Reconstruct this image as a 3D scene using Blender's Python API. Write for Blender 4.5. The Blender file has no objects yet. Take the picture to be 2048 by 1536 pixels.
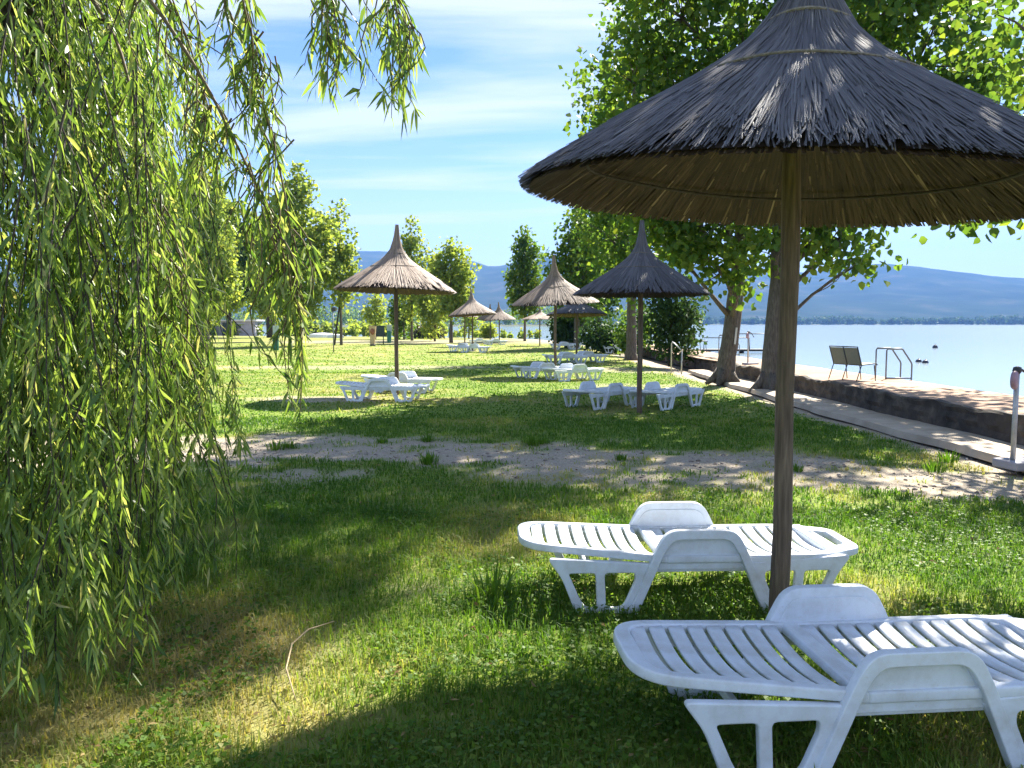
import bpy, bmesh, math, random
import numpy as np
from mathutils import Vector, Matrix
R = math.radians
C = bpy.context.scene.collection
SC = bpy.context.scene

# ------------------------------------------------------------------ camera
cam_d = bpy.data.cameras.new('camera')
cam_d.sensor_fit = 'HORIZONTAL'; cam_d.sensor_width = 36.0
cam_d.lens = 36.0 * 1540.0 / 2048.0
cam_d.clip_start = 0.05; cam_d.clip_end = 20000
cam = bpy.data.objects.new('camera', cam_d); C.objects.link(cam)
cam.location = (0, 0, 1.6)
cam.rotation_euler = (R(90) - math.atan(120 / 1540.0), 0, 0)
SC.camera = cam

# ------------------------------------------------------------------ world, sun, exposure
SUN_AZ, SUN_EL = R(34), R(44)
SUN = Vector((math.sin(SUN_AZ) * math.cos(SUN_EL), math.cos(SUN_AZ) * math.cos(SUN_EL), math.sin(SUN_EL)))
w = bpy.data.worlds.new('World'); SC.world = w; w.use_nodes = True
nt = w.node_tree; N = nt.nodes; Lk = nt.links
for n in list(N): N.remove(n)
out = N.new('ShaderNodeOutputWorld'); bg = N.new('ShaderNodeBackground')
sky = N.new('ShaderNodeTexSky'); sky.sky_type = 'NISHITA'; sky.sun_disc = False
sky.sun_elevation = SUN_EL; sky.sun_rotation = SUN_AZ
sky.air_density = 0.75; sky.dust_density = 0.3; sky.ozone_density = 5.0; sky.altitude = 900
bg.inputs['Strength'].default_value = 0.06
# streaky high cloud laid out on a flat layer overhead
tc = N.new('ShaderNodeTexCoord')
sep = N.new('ShaderNodeSeparateXYZ'); Lk.new(tc.outputs['Generated'], sep.inputs[0])
zz = N.new('ShaderNodeMath'); zz.operation = 'MAXIMUM'; Lk.new(sep.outputs['Z'], zz.inputs[0]); zz.inputs[1].default_value = 0.0
za = N.new('ShaderNodeMath'); za.operation = 'ADD'; Lk.new(zz.outputs[0], za.inputs[0]); za.inputs[1].default_value = 0.10
dx = N.new('ShaderNodeMath'); dx.operation = 'DIVIDE'; Lk.new(sep.outputs['X'], dx.inputs[0]); Lk.new(za.outputs[0], dx.inputs[1])
dy = N.new('ShaderNodeMath'); dy.operation = 'DIVIDE'; Lk.new(sep.outputs['Y'], dy.inputs[0]); Lk.new(za.outputs[0], dy.inputs[1])
cmb = N.new('ShaderNodeCombineXYZ'); Lk.new(dx.outputs[0], cmb.inputs[0]); Lk.new(dy.outputs[0], cmb.inputs[1])
mp = N.new('ShaderNodeMapping'); Lk.new(cmb.outputs[0], mp.inputs[0])
mp.inputs['Rotation'].default_value = (0, 0, R(-22)); mp.inputs['Scale'].default_value = (0.36, 1.5, 1.0)
mp.inputs['Location'].default_value = (3.1, 1.7, 0.0)
nz = N.new('ShaderNodeTexNoise'); nz.inputs['Scale'].default_value = 1.25; nz.inputs['Detail'].default_value = 8
nz.inputs['Roughness'].default_value = 0.56; nz.inputs['Distortion'].default_value = 0.5
Lk.new(mp.outputs[0], nz.inputs['Vector'])
cr = N.new('ShaderNodeValToRGB'); cr.color_ramp.elements[0].position = 0.43; cr.color_ramp.elements[1].position = 0.64
cr.color_ramp.elements[0].color = (0.0, 0.0, 0.0, 1); cr.color_ramp.elements[1].color = (0.8, 0.8, 0.8, 1)
Lk.new(nz.outputs['Fac'], cr.inputs[0])
lowz = N.new('ShaderNodeMapRange'); lowz.interpolation_type = 'SMOOTHSTEP'; Lk.new(sep.outputs['Z'], lowz.inputs[0])
lowz.inputs[1].default_value = 0.0; lowz.inputs[2].default_value = 0.26; lowz.inputs[3].default_value = 0.95; lowz.inputs[4].default_value = 0.0
mxf = N.new('ShaderNodeMath'); mxf.operation = 'MAXIMUM'; Lk.new(cr.outputs[0], mxf.inputs[0]); Lk.new(lowz.outputs[0], mxf.inputs[1])
mixc = N.new('ShaderNodeMixRGB'); Lk.new(mxf.outputs[0], mixc.inputs[0]); Lk.new(sky.outputs[0], mixc.inputs[1])
mixc.inputs[2].default_value = (4.7, 5.0, 5.5, 1)
Lk.new(mixc.outputs[0], bg.inputs['Color']); Lk.new(bg.outputs[0], out.inputs['Surface'])

sd = bpy.data.lights.new('sun', 'SUN'); sd.energy = 5.0; sd.angle = R(0.53); sd.color = (1.0, 0.94, 0.84)
so = bpy.data.objects.new('sun', sd); C.objects.link(so)
so.rotation_euler = SUN.to_track_quat('Z', 'Y').to_euler(); so.location = (20, 25, 40)

vs = SC.view_settings
vs.view_transform = 'Standard'; vs.look = 'None'; vs.gamma = 1.0; vs.exposure = 2.02; vs.use_curve_mapping = False
SC.cycles.use_denoising = True
SC.cycles.max_bounces = 8; SC.cycles.transparent_max_bounces = 8; SC.cycles.volume_bounces = 0
SC.cycles.sample_clamp_indirect = 6.0

# ------------------------------------------------------------------ helpers
rng = np.random.default_rng(7)
random.seed(7)

def tag(o, label=None, cat=None, group=None, kind=None):
    if label: o['label'] = label
    if cat: o['category'] = cat
    if group: o['group'] = group
    if kind: o['kind'] = kind
    return o

def empty(name, loc, rz=0.0):
    o = bpy.data.objects.new(name, None); C.objects.link(o)
    o.location = loc; o.rotation_euler = (0, 0, rz); o.empty_display_size = 0.2
    return o

def link(name, me, parent=None, loc=None):
    o = bpy.data.objects.new(name, me); C.objects.link(o)
    if parent is not None: o.parent = parent
    if loc is not None: o.location = loc
    return o

class MB:
    """collects vertices and faces of one mesh"""
    def __init__(s): s.v = []; s.f = []; s.n = 0
    def add(s, v, f):
        v = np.asarray(v, float).reshape(-1, 3); b = s.n
        s.v.append(v); s.n += len(v)
        s.f.extend([tuple(i + b for i in q) for q in f]); return s
    def box(s, c, d, rot=None, bev=0.0):
        h = np.array(d) / 2.0
        if bev <= 0:
            v = np.array([[x, y, z] for x in (-1, 1) for y in (-1, 1) for z in (-1, 1)], float) * h
            f = [(0, 1, 3, 2), (4, 6, 7, 5), (0, 4, 5, 1), (2, 3, 7, 6), (0, 2, 6, 4), (1, 5, 7, 3)]
        else:
            bm = bmesh.new(); bmesh.ops.create_cube(bm, size=1.0)
            for q in bm.verts: q.co = Vector(q.co) * 1.0; q.co.x *= d[0]; q.co.y *= d[1]; q.co.z *= d[2]
            bmesh.ops.bevel(bm, geom=bm.edges[:], offset=bev, segments=2, affect='EDGES', profile=0.5)
            bm.verts.index_update()
            v = np.array([q.co[:] for q in bm.verts]); f = [tuple(q.index for q in fc.verts) for fc in bm.faces]
            bm.free()
        if rot is not None:
            m = np.array(rot.to_3x3() if hasattr(rot, 'to_3x3') else rot); v = v @ m.T
        return s.add(v + np.array(c), f)
    def tube(s, pts, rad, sides=8, cap=True, twist=0.0, jit=0.0):
        pts = [Vector(p) for p in pts]; n = len(pts)
        if not hasattr(rad, '__len__'): rad = [rad] * n
        t0 = (pts[1] - pts[0]).normalized()
        u = t0.orthogonal().normalized(); V = []
        for i in range(n):
            t = (pts[min(i + 1, n - 1)] - pts[max(i - 1, 0)]).normalized()
            u = (u - t * u.dot(t)).normalized(); b = t.cross(u)
            for k in range(sides):
                a = 2 * math.pi * k / sides
                r = rad[i] * (1 + (jit * (random.random() - .5) if jit else 0))
                V.append(pts[i] + (u * math.cos(a) + b * math.sin(a)) * r)
        F = []
        for i in range(n - 1):
            for k in range(sides):
                k2 = (k + 1) % sides
                F.append((i * sides + k, i * sides + k2, (i + 1) * sides + k2, (i + 1) * sides + k))
        if cap:
            F.append(tuple(range(sides - 1, -1, -1))); F.append(tuple((n - 1) * sides + k for k in range(sides)))
        return s.add([q[:] for q in V], F)
    def lathe(s, prof, sides=24, c=(0, 0, 0), close=False):
        V = []; F = []
        for r, z in prof:
            for k in range(sides):
                a = 2 * math.pi * k / sides; V.append((c[0] + r * math.cos(a), c[1] + r * math.sin(a), c[2] + z))
        for i in range(len(prof) - 1):
            for k in range(sides):
                k2 = (k + 1) % sides
                F.append((i * sides + k, i * sides + k2, (i + 1) * sides + k2, (i + 1) * sides + k))
        if close:
            F.append(tuple(range(sides - 1, -1, -1))); F.append(tuple((len(prof) - 1) * sides + k for k in range(sides)))
        return s.add(V, F)
    def mesh(s, name, mat, smooth=False):
        me = bpy.data.meshes.new(name)
        me.from_pydata(np.concatenate(s.v).tolist() if s.v else [], [], s.f)
        if mat: me.materials.append(mat)
        if smooth: me.polygons.foreach_set('use_smooth', np.ones(len(me.polygons), bool))
        me.update(); return me
    def build(s, name, mat, parent=None, smooth=False, loc=None):
        return link(name, s.mesh(name, mat, smooth), parent, loc)

def np_mesh(name, verts, faces, mat, attrs=None, smooth=False):
    """fast mesh from equal-sized faces; attrs: {name: per-face floats}"""
    me = bpy.data.meshes.new(name); nv = len(verts); nf, k = faces.shape
    me.vertices.add(nv); me.vertices.foreach_set('co', np.ascontiguousarray(verts, np.float32).ravel())
    me.loops.add(nf * k); me.loops.foreach_set('vertex_index', np.ascontiguousarray(faces, np.int32).ravel())
    me.polygons.add(nf); me.polygons.foreach_set('loop_start', np.arange(0, nf * k, k, dtype=np.int32))
    if smooth: me.polygons.foreach_set('use_smooth', np.ones(nf, bool))
    me.update(calc_edges=True)
    for an, av in (attrs or {}).items():
        dom = 'FACE' if len(av) == nf else 'POINT'
        a = me.attributes.new(an, 'FLOAT', dom); a.data.foreach_set('value', np.ascontiguousarray(av, np.float32))
    if mat: me.materials.append(mat)
    me.update(); return me

def hashn(ix, iy, seed):
    h = (ix.astype(np.int64) * 374761393 + iy.astype(np.int64) * 668265263 + seed * 1442695041) & 0x7fffffff
    h = ((h ^ (h >> 13)) * 1274126177) & 0x7fffffff
    return ((h ^ (h >> 16)) & 0xffff) / 65535.0
def vnoise(x, y, seed=0):
    ix = np.floor(x); iy = np.floor(y); fx = x - ix; fy = y - iy
    fx = fx * fx * (3 - 2 * fx); fy = fy * fy * (3 - 2 * fy)
    a = hashn(ix, iy, seed); b = hashn(ix + 1, iy, seed); c = hashn(ix, iy + 1, seed); d = hashn(ix + 1, iy + 1, seed)
    return (a * (1 - fx) + b * fx) * (1 - fy) + (c * (1 - fx) + d * fx) * fy
def fbm(x, y, seed=0, oct=4):
    t = 0; a = .5; s = 1.0
    for o in range(oct): t = t + a * vnoise(x * s + o * 17.3, y * s - o * 9.1, seed + o); a *= .5; s *= 2.03
    return t / (1 - .5 ** oct)
def sstep(a, b, x):
    t = np.clip((x - a) / (b - a), 0, 1); return t * t * (3 - 2 * t)

# ------------------------------------------------------------------ materials
def mat_new(name):
    m = bpy.data.materials.new(name); m.use_nodes = True
    nt = m.node_tree; b = nt.nodes['Principled BSDF']; return m, nt, b
def ramp(nt, fac, stops):
    r = nt.nodes.new('ShaderNodeValToRGB'); e = r.color_ramp.elements
    while len(e) < len(stops): e.new(0.5)
    for el, (p, c) in zip(e, stops): el.position = p; el.color = (*c, 1)
    nt.links.new(fac, r.inputs[0]); return r.outputs[0]
def noise(nt, scale, detail=4, rough=.55, vec=None, stretch=None, dist=0.0, coord='Object'):
    t = nt.nodes.new('ShaderNodeTexNoise'); t.inputs['Scale'].default_value = scale
    t.inputs['Detail'].default_value = detail; t.inputs['Roughness'].default_value = rough; t.inputs['Distortion'].default_value = dist
    if vec is None:
        tc = nt.nodes.new('ShaderNodeTexCoord'); vec = tc.outputs[coord]
    if stretch:
        mp = nt.nodes.new('ShaderNodeMapping'); mp.inputs['Scale'].default_value = stretch
        nt.links.new(vec, mp.inputs[0]); vec = mp.outputs[0]
    nt.links.new(vec, t.inputs['Vector']); return t.outputs['Fac']
def bump(nt, b, fac, strength=.3, dist=.02):
    bp = nt.nodes.new('ShaderNodeBump'); bp.inputs['Strength'].default_value = strength; bp.inputs['Distance'].default_value = dist
    nt.links.new(fac, bp.inputs['Height']); nt.links.new(bp.outputs[0], b.inputs['Normal'])
def mixrgb(nt, fac, a, b, mode='MIX'):
    m = nt.nodes.new('ShaderNodeMixRGB'); m.blend_type = mode
    for i, q in enumerate((fac, a, b)):
        if hasattr(q, 'node'): nt.links.new(q, m.inputs[i])
        elif isinstance(q, (int, float)): m.inputs[i].default_value = q
        else: m.inputs[i].default_value = (*q, 1)
    return m.outputs[0]
def attr(nt, name):
    a = nt.nodes.new('ShaderNodeAttribute'); a.attribute_name = name; return a.outputs['Fac']

def simple(name, stops, scale=6, rough=.6, bstr=0.0, bdist=.01, stretch=None, metal=0.0, detail=4, coord='Object'):
    m, nt, b = mat_new(name)
    f = noise(nt, scale, detail, stretch=stretch, coord=coord)
    nt.links.new(ramp(nt, f, stops), b.inputs['Base Color'])
    b.inputs['Roughness'].default_value = rough; b.inputs['Metallic'].default_value = metal
    if bstr: bump(nt, b, f, bstr, bdist)
    return m

def leaf_mat(name, stops, trans, tmix=.5, rough=.45, spec=.35):
    """thin leaf: reflects and lets light through; colour varies leaf by leaf"""
    m, nt, b = mat_new(name); L = nt.links
    v = attr(nt, 'v'); col = ramp(nt, v, stops)
    L.new(col, b.inputs['Base Color']); b.inputs['Roughness'].default_value = rough
    b.inputs['Specular IOR Level'].default_value = spec
    tr = nt.nodes.new('ShaderNodeBsdfTranslucent')
    L.new(ramp(nt, v, [(p, tuple(c[i] * trans[i] for i in range(3))) for p, c in stops]), tr.inputs['Color'])
    mx = nt.nodes.new('ShaderNodeMixShader'); mx.inputs[0].default_value = tmix
    L.new(b.outputs[0], mx.inputs[1]); L.new(tr.outputs[0], mx.inputs[2])
    L.new(mx.outputs[0], nt.nodes['Material Output'].inputs['Surface']); return m

M = {}
M['poplar'] = leaf_mat('poplar_leaf', [(0, (.03, .08, .02)), (.5, (.065, .13, .025)), (1, (.13, .18, .03))], (2.4, 2.1, .9), .5, .5, .2)
M['poplar_far'] = leaf_mat('young_poplar_leaf', [(0, (.10, .17, .045)), (.6, (.17, .24, .06)), (1, (.22, .25, .06))], (2.3, 2.0, 1.0), .5, .55, .15)
M['dark_leaf'] = leaf_mat('dark_leaf', [(0, (.02, .05, .018)), (1, (.05, .095, .028))], (1.7, 1.6, .9), .35, .6, .08)
M['olive_leaf'] = leaf_mat('olive_leaf', [(0, (.05, .06, .025)), (1, (.11, .11, .05))], (1.5, 1.4, .8), .35)
M['willow'] = leaf_mat('willow_leaf', [(0, (.055, .115, .025)), (.4, (.155, .235, .055)), (.85, (.29, .36, .12)), (1, (.45, .42, .22))], (1.7, 1.7, .75), .49, .4, .5)
M['bark'] = simple('grey_bark', [(.3, (.055, .045, .036)), (.6, (.13, .11, .088)), (.8, (.20, .175, .14))], 5, .9, .8, .05, (6, 6, 1.2))
M['bark_dark'] = simple('dark_bark', [(.3, (.025, .02, .016)), (.7, (.07, .055, .042))], 5, .9, .7, .04, (6, 6, 1.2))
M['twig'] = simple('brown_twig', [(.3, (.07, .05, .02)), (.7, (.15, .11, .05))], 20, .8)
M['white'] = None
m, nt_, b_ = mat_new('white_plastic')
f1 = noise(nt_, 7, 6, .65); f2 = noise(nt_, 60, 3, .6)
c1 = ramp(nt_, f1, [(.25, (.50, .51, .49)), (.42, (.63, .66, .68)), (.58, (.72, .77, .82))])
c2 = mixrgb(nt_, ramp(nt_, f2, [(.62, (0, 0, 0)), (.78, (.35, .35, .35))]), c1, (.50, .48, .42))
nt_.links.new(c2, b_.inputs['Base Color']); b_.inputs['Roughness'].default_value = .42
bump(nt_, b_, f2, .06, .004)
M['white'] = m
M['pole'] = simple('weathered_pole_wood', [(.25, (.06, .043, .03)), (.55, (.14, .10, .07)), (.8, (.24, .18, .125))], 9, .85, .5, .012, (7, 7, .5))
m, nt_, b_ = mat_new('weathered_reed')
v_ = attr(nt_, 'v'); f2 = noise(nt_, 14, 4)
nt_.links.new(mixrgb(nt_, f2, ramp(nt_, v_, [(0, (.13, .09, .062)), (.45, (.33, .24, .165)), (.85, (.40, .33, .26)), (1, (.54, .46, .37))]), (.20, .155, .125), 'MIX'), b_.inputs['Base Color'])
for l_ in list(nt_.links):
    pass
b_.inputs['Roughness'].default_value = .7
M['reed'] = m
m, nt_, b_ = mat_new('shaded_reed')  # darker, cooler reed copy; shade on these parasols is put into its colour
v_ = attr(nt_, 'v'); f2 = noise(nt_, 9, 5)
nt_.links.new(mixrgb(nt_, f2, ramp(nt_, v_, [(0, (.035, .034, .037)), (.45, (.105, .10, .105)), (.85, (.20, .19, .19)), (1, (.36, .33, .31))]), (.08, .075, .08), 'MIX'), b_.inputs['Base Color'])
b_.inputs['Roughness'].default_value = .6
M['reed_shaded'] = m
m, nt_, b_ = mat_new('brown_reed_lining')
v_ = attr(nt_, 'v')
nt_.links.new(ramp(nt_, v_, [(0, (.03, .017, .009)), (.7, (.08, .046, .022)), (1, (.27, .19, .11))]), b_.inputs['Base Color'])
b_.inputs['Roughness'].default_value = .75
M['reed_in'] = m
M['rope'] = simple('grey_rope', [(.3, (.10, .085, .07)), (.7, (.24, .21, .17))], 60, .9)
M['hoop'] = simple('dark_hoop', [(.3, (.03, .022, .015)), (.7, (.06, .045, .03))], 20, .8)
M['concrete'] = simple('pale_concrete', [(.3, (.33, .265, .195)), (.55, (.44, .36, .27)), (.8, (.52, .44, .34))], 2.2, .9, .25, .01, detail=10)
M['promenade'] = simple('tan_gravel', [(.3, (.26, .165, .105)), (.55, (.36, .24, .155)), (.8, (.44, .315, .215))], 1.6, .95, .3, .01, detail=12)
M['wall'] = simple('dark_stone', [(.3, (.02, .016, .011)), (.5, (.055, .042, .03)), (.66, (.11, .085, .058)), (.8, (.22, .185, .14))], 3.2, .9, .9, .05, detail=10)  # dark brown stone, blotched with paler tones at random
M['metal'] = simple('grey_painted_steel', [(.3, (.10, .115, .13)), (.7, (.20, .215, .23))], 12, .5, metal=.2)
M['metal_pale'] = simple('galvanised_steel', [(.3, (.34, .34, .34)), (.7, (.50, .50, .49))], 12, .45, metal=.4)
M['dark_metal'] = simple('dark_painted_steel', [(.3, (.018, .02, .022)), (.7, (.04, .042, .045))], 12, .5)
M['mesh_fabric'] = simple('olive_mesh_fabric', [(.3, (.17, .17, .12)), (.7, (.24, .24, .175))], 40, .8)
M['teal'] = simple('teal_green_paint', [(.3, (.008, .10, .085)), (.7, (.015, .15, .125))], 8, .5)
M['lid_pale'] = simple('pale_green_grey_paint', [(.3, (.34, .42, .37)), (.7, (.46, .53, .47))], 8, .5)
M['board'] = simple('dark_green_board', [(.3, (.018, .035, .032)), (.7, (.035, .06, .055))], 8, .6)
M['tanwood'] = simple('tan_wood', [(.3, (.40, .28, .15)), (.7, (.55, .41, .24))], 9, .8, stretch=(5, 5, 1))
M['redbrown'] = simple('red_brown_paint', [(.3, (.20, .07, .035)), (.7, (.28, .11, .06))], 9, .7)
M['pink'] = simple('faded_purple_plastic', [(.3, (.26, .15, .19)), (.7, (.36, .23, .27))], 9, .5)
M['shed'] = simple('grey_render', [(.3, (.26, .25, .28)), (.7, (.36, .35, .37))], 3, .9)
M['shed_roof'] = simple('pale_sheet_roof', [(.3, (.50, .50, .50)), (.7, (.62, .62, .61))], 3, .7)
M['pane'] = simple('dark_glass', [(.3, (.03, .035, .04)), (.7, (.06, .07, .08))], 3, .15)
M['boat'] = simple('white_gelcoat', [(.3, (.75, .75, .74)), (.7, (.84, .84, .83))], 5, .3)
M['buoy'] = simple('dark_buoy_plastic', [(.3, (.02, .025, .05)), (.7, (.04, .045, .075))], 8, .45)
M['twig_pale'] = simple('dry_straw_twig', [(.3, (.30, .22, .12)), (.7, (.45, .35, .2))], 30, .8)

# ------------------------------------------------------------------ setting: ground
def shore_x(Y): return np.interp(Y, [-100, 45, 60, 75, 90], [8.4, 8.4, 7.5, 6.5, 5.5])
def shore_y(X): return np.interp(X, [-900, -300, -60, -20, -8, 0, 6, 9], [180, 150, 116, 104, 97, 90, 80, 50])
def inland(x, y): return np.minimum(shore_x(y) - x, shore_y(x) - y)

def dirt(x, y):
    """0 grass .. 1 bare sand"""
    mid = np.interp(x, [-14, -4, -1.4, 1, 3.2, 5, 9], [10.3, 9.7, 9.4, 8.95, 8.3, 7.6, 7.0])
    hw = np.interp(x, [-14, -4, -1, 3, 6], [1.5, 1.5, 1.3, 1.25, 1.0])
    n = fbm(x * .9, y * .9, 3); n2 = fbm(x * 3.1, y * 3.1, 11)
    band = sstep(1.15, .55, np.abs(y - mid) / hw + (n - .5) * 2.0 + (n2 - .5) * 1.5)
    d = band * np.clip(.40 + 1.3 * sstep(.25, .62, n2 * .5 + n * .5), 0, 1)
    def patch(cx, cy, rx, ry, k, s=5):
        q = ((x - cx) / rx) ** 2 + ((y - cy) / ry) ** 2
        return k * sstep(1.2, .35, q + (fbm(x * 1.4, y * 1.4, s) - .5) * 1.8)
    d = np.maximum(d, patch(-5.5, 28.5, 5.5, 1.3, .5))
    d = np.maximum(d, patch(-4.2, 16.4, 1.7, .8, .75, 8))
    d = np.maximum(d, patch(3.6, 19.8, 2.2, 1.0, .45, 9))
    d = np.maximum(d, patch(4.4, 27, 2, 2.2, .5, 10))
    d = np.maximum(d, patch(-1.3, 3.7, .6, .5, .22, 12))
    d = np.maximum(d, patch(-.55, 4.55, .35, .25, .35, 14))
    d = np.maximum(d, patch(-10, 70, 14, 8, .6, 15))
    d = np.maximum(d, sstep(5.15, 5.6, x + (n2 - .5) * .6) * (y < 45))
    far = sstep(9, 2, inland(x, y)) * sstep(55, 70, y)
    return np.clip(np.maximum(d, far), 0, 1)
def dryness(x, y):
    g = sstep(.42, .72, fbm(x * .55 + 4, y * .55, 21) * .6 + fbm(x * 2.3, y * 2.3, 23) * .4)
    g2 = np.exp(-((x + 1.3) / 1.3) ** 2 - ((y - 3.3) / 1.1) ** 2) * .55
    return np.clip(g * .75 + g2 + sstep(20, 60, y) * .32, 0, 1)

def gheight(x, y):
    d = inland(x, y)
    z = (fbm(x * .5, y * .5, 31) - .5) * .05
    beach = sstep(-7, 5, d) * .9 - .9
    hard = np.where(x > 8.35, -1.4, 0.0)
    return np.where((y < 47) & (x > 7.6), z * 0 + hard, z + beach - .5 * sstep(0, -20, d))

def axis(dense, out_lo, out_hi, g=1.25):
    a = list(dense); s = dense[1] - dense[0]; v = a[-1]; s2 = a[-1] - a[-2]
    while v < out_hi: s2 *= g; v += s2; a.append(min(v, out_hi))
    v = a[0]
    lo = []
    while v > out_lo: s *= g; v -= s; lo.append(max(v, out_lo))
    return np.array(lo[::-1] + a)
xs = axis(np.arange(-16, 9.01, .2), -1500, 400); ys = axis(np.concatenate([np.arange(1, 32, .2), np.arange(32, 125, .7)]), -60, 520)
gx, gy = np.meshgrid(xs, ys); nx, ny = len(xs), len(ys)
gz = gheight(gx, gy)
idx = np.arange(nx * ny).reshape(ny, nx)
fc = np.stack([idx[:-1, :-1].ravel(), idx[:-1, 1:].ravel(), idx[1:, 1:].ravel(), idx[1:, :-1].ravel()], 1)
m, nt_, b_ = mat_new('lawn_soil'); L_ = nt_.links
d_ = attr(nt_, 'dirt'); dr_ = attr(nt_, 'dry')
n1 = noise(nt_, 9, 8, .65); n2 = noise(nt_, .9, 5, .6); n3 = noise(nt_, 55, 4, .7)
green = ramp(nt_, n1, [(.25, (.07, .13, .014)), (.5, (.14, .21, .025)), (.75, (.23, .28, .055))])
straw = ramp(nt_, n1, [(.25, (.19, .185, .06)), (.5, (.30, .27, .10)), (.75, (.40, .34, .15))])
g_ = mixrgb(nt_, dr_, green, straw)
sand = ramp(nt_, n3, [(.25, (.17, .13, .09)), (.5, (.36, .30, .225)), (.75, (.56, .49, .40))])
L_.new(mixrgb(nt_, d_, g_, sand), b_.inputs['Base Color']); b_.inputs['Roughness'].default_value = .95
b_.inputs['Specular IOR Level'].default_value = .15
bump(nt_, b_, n1, .8, .06); M['ground'] = m
me = np_mesh('ground', np.stack([gx, gy, gz], -1).reshape(-1, 3), fc, m,
             {'dirt': dirt(gx, gy).ravel(), 'dry': dryness(gx, gy).ravel()}, True)
tag(link('ground', me), 'grassy lakeside lawn with worn sandy streaks', 'ground', kind='structure')

# water
m, nt_, b_ = mat_new('lake_water')
b_.inputs['Base Color'].default_value = (.24, .30, .33, 1); b_.inputs['Roughness'].default_value = .12; b_.inputs['IOR'].default_value = 1.33
wv = noise(nt_, .9, 6, .6, stretch=(.5, 1.6, 1)); bump(nt_, b_, wv, .12, .10)
mb = MB(); mb.add([(-4000, -50, 0), (5000, -50, 0), (5000, 3200, 0), (-4000, 3200, 0)], [(0, 1, 2, 3)])
tag(mb.build('lake', m, loc=(0, 0, -.3)), 'calm pale blue lake reaching to the far shore', 'lake', kind='structure')

# hills
hx = np.arange(-4200, 4201, 42.0); hy = np.concatenate([np.arange(900, 2200, 90.0), np.arange(2200, 5600, 85.0)])
HX, HY = np.meshgrid(hx, hy)
a_ = HX / 4600.0 * 1540 + 1024            # ridge profile along the range
ridge = np.interp(a_, [-400, 100, 450, 690, 780, 880, 945, 985, 1040, 1150, 1300, 1450, 1590, 1690, 1760, 1860, 1960, 2060, 2400],
                  [95, 120, 128, 141, 136, 118, 121, 108, 117, 130, 118, 92, 91, 104, 97, 88, 74, 74, 60]) / 1540 * 4600
ny_ = sstep(2100, 4600, HY) * (1 - .35 * sstep(4700, 5600, HY))
rn = fbm(HX / 900, HY / 900, 51, 5); rn2 = np.abs(fbm(HX / 420 + 3, HY / 700, 57, 4) - .5) * 2
HZ = ridge * ny_ * (1 - .45 * (1 - ny_) * rn2) + (rn - .5) * 120 * ny_ * (1 - .75 * sstep(4000, 4700, HY)) + 14 * sstep(2050, 2700, HY) * (rn + .3) - 1.2
HZ[0, :] = -3
idx = np.arange(HX.size).reshape(HX.shape)
fc = np.stack([idx[:-1, :-1].ravel(), idx[:-1, 1:].ravel(), idx[1:, 1:].ravel(), idx[1:, :-1].ravel()], 1)
m = simple('wooded_hill', [(.3, (.018, .03, .014)), (.55, (.035, .05, .024)), (.75, (.09, .085, .055))], .006, 1.0, detail=8)
m.node_tree.nodes['Principled BSDF'].inputs['Specular IOR Level'].default_value = 0.0
tag(link('hills', np_mesh('hills', np.stack([HX, HY, HZ], -1).reshape(-1, 3), fc, m, None, True)), 'long wooded hill range fading blue beyond the lake', 'hills', kind='structure')

# ------------------------------------------------------------------ setting: promenade, wall, path
def strip(name, ylist, x0f, x1f, z0f, z1f, mat, thick=None):
    mb = MB(); V = []; F = []
    for y in ylist: V += [(x0f(y), y, z0f(y)), (x1f(y), y, z1f(y))]
    for i in range(len(ylist) - 1): F.append((2 * i, 2 * i + 1, 2 * i + 3, 2 * i + 2))
    mb.add(V, F); return mb
wy = lambda y: 6.6 + .06 * math.sin(y * .35) + .03 * math.sin(y * 1.3)
ylist = [-12 + .5 * i for i in range(119)]
mb = MB(); V = []; F = []
for y in ylist:
    wob = .02 * math.sin(y * 2.1) + .015 * math.sin(y * 5.3)
    for x, z in ((wy(y) + .16, .375), (7.2, .40), (8.0, .40), (8.6 + wob, .385), (8.6 + wob, -1.2)): V.append((x, y, z))
for i in range(len(ylist) - 1):
    for k in range(4): F.append((5 * i + k, 5 * i + k + 1, 5 * i + 5 + k + 1, 5 * i + 5 + k))
V2 = np.array(V); mb.add(V2, F)
mb.build('promenade', M['promenade']); tag(bpy.data.objects['promenade'], 'raised tan gravel promenade along the water', 'promenade', kind='structure')

def wall_run(y0, y1, xoff, name, label, step=.12):
    n = int((y1 - y0) / step) + 1; V = []; F = []; P = 9
    for i in range(n):
        y = y0 + (y1 - y0) * i / (n - 1); x = wy(y) + xoff
        top = .405 + .018 * math.sin(y * 3.3) + .012 * math.sin(y * 9.1) - (.20 * max(0, 1 - (y1 - y) / 1.6) ** 2 if name == 'near' else 0)
        prof = [(-.02, -.1), (-.035, .06), (-.01, .14), (-.03, .22), (-.005, .30), (-.02, top - .03), (.0, top), (.10, top + .004), (.22, top - .05)]
        for k, (dx_, z) in enumerate(prof):
            r = fbm(np.array([y * 4.0 + k * 3.7]), np.array([z * 9.0 + k]), 71, 3)[0] - .5
            V.append((x + dx_ + (r * .09 if 0 < k < 7 else r * .02), y, z + (r * .03 if k > 4 else 0)))
    for i in range(n - 1):
        for k in range(P - 1): F.append((P * i + k, P * i + k + 1, P * i + P + k + 1, P * i + P + k))
    F.append(tuple(range(P))); F.append(tuple((n - 1) * P + k for k in range(P - 1, -1, -1)))
    o = MB().add(V, F).build('retaining_wall', M['wall'], smooth=False)
    return tag(o, label, 'wall')
wall_run(-10, 25.6, 0, 'near', 'low dark stone retaining wall beside the pale path and two big trunks')
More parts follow.
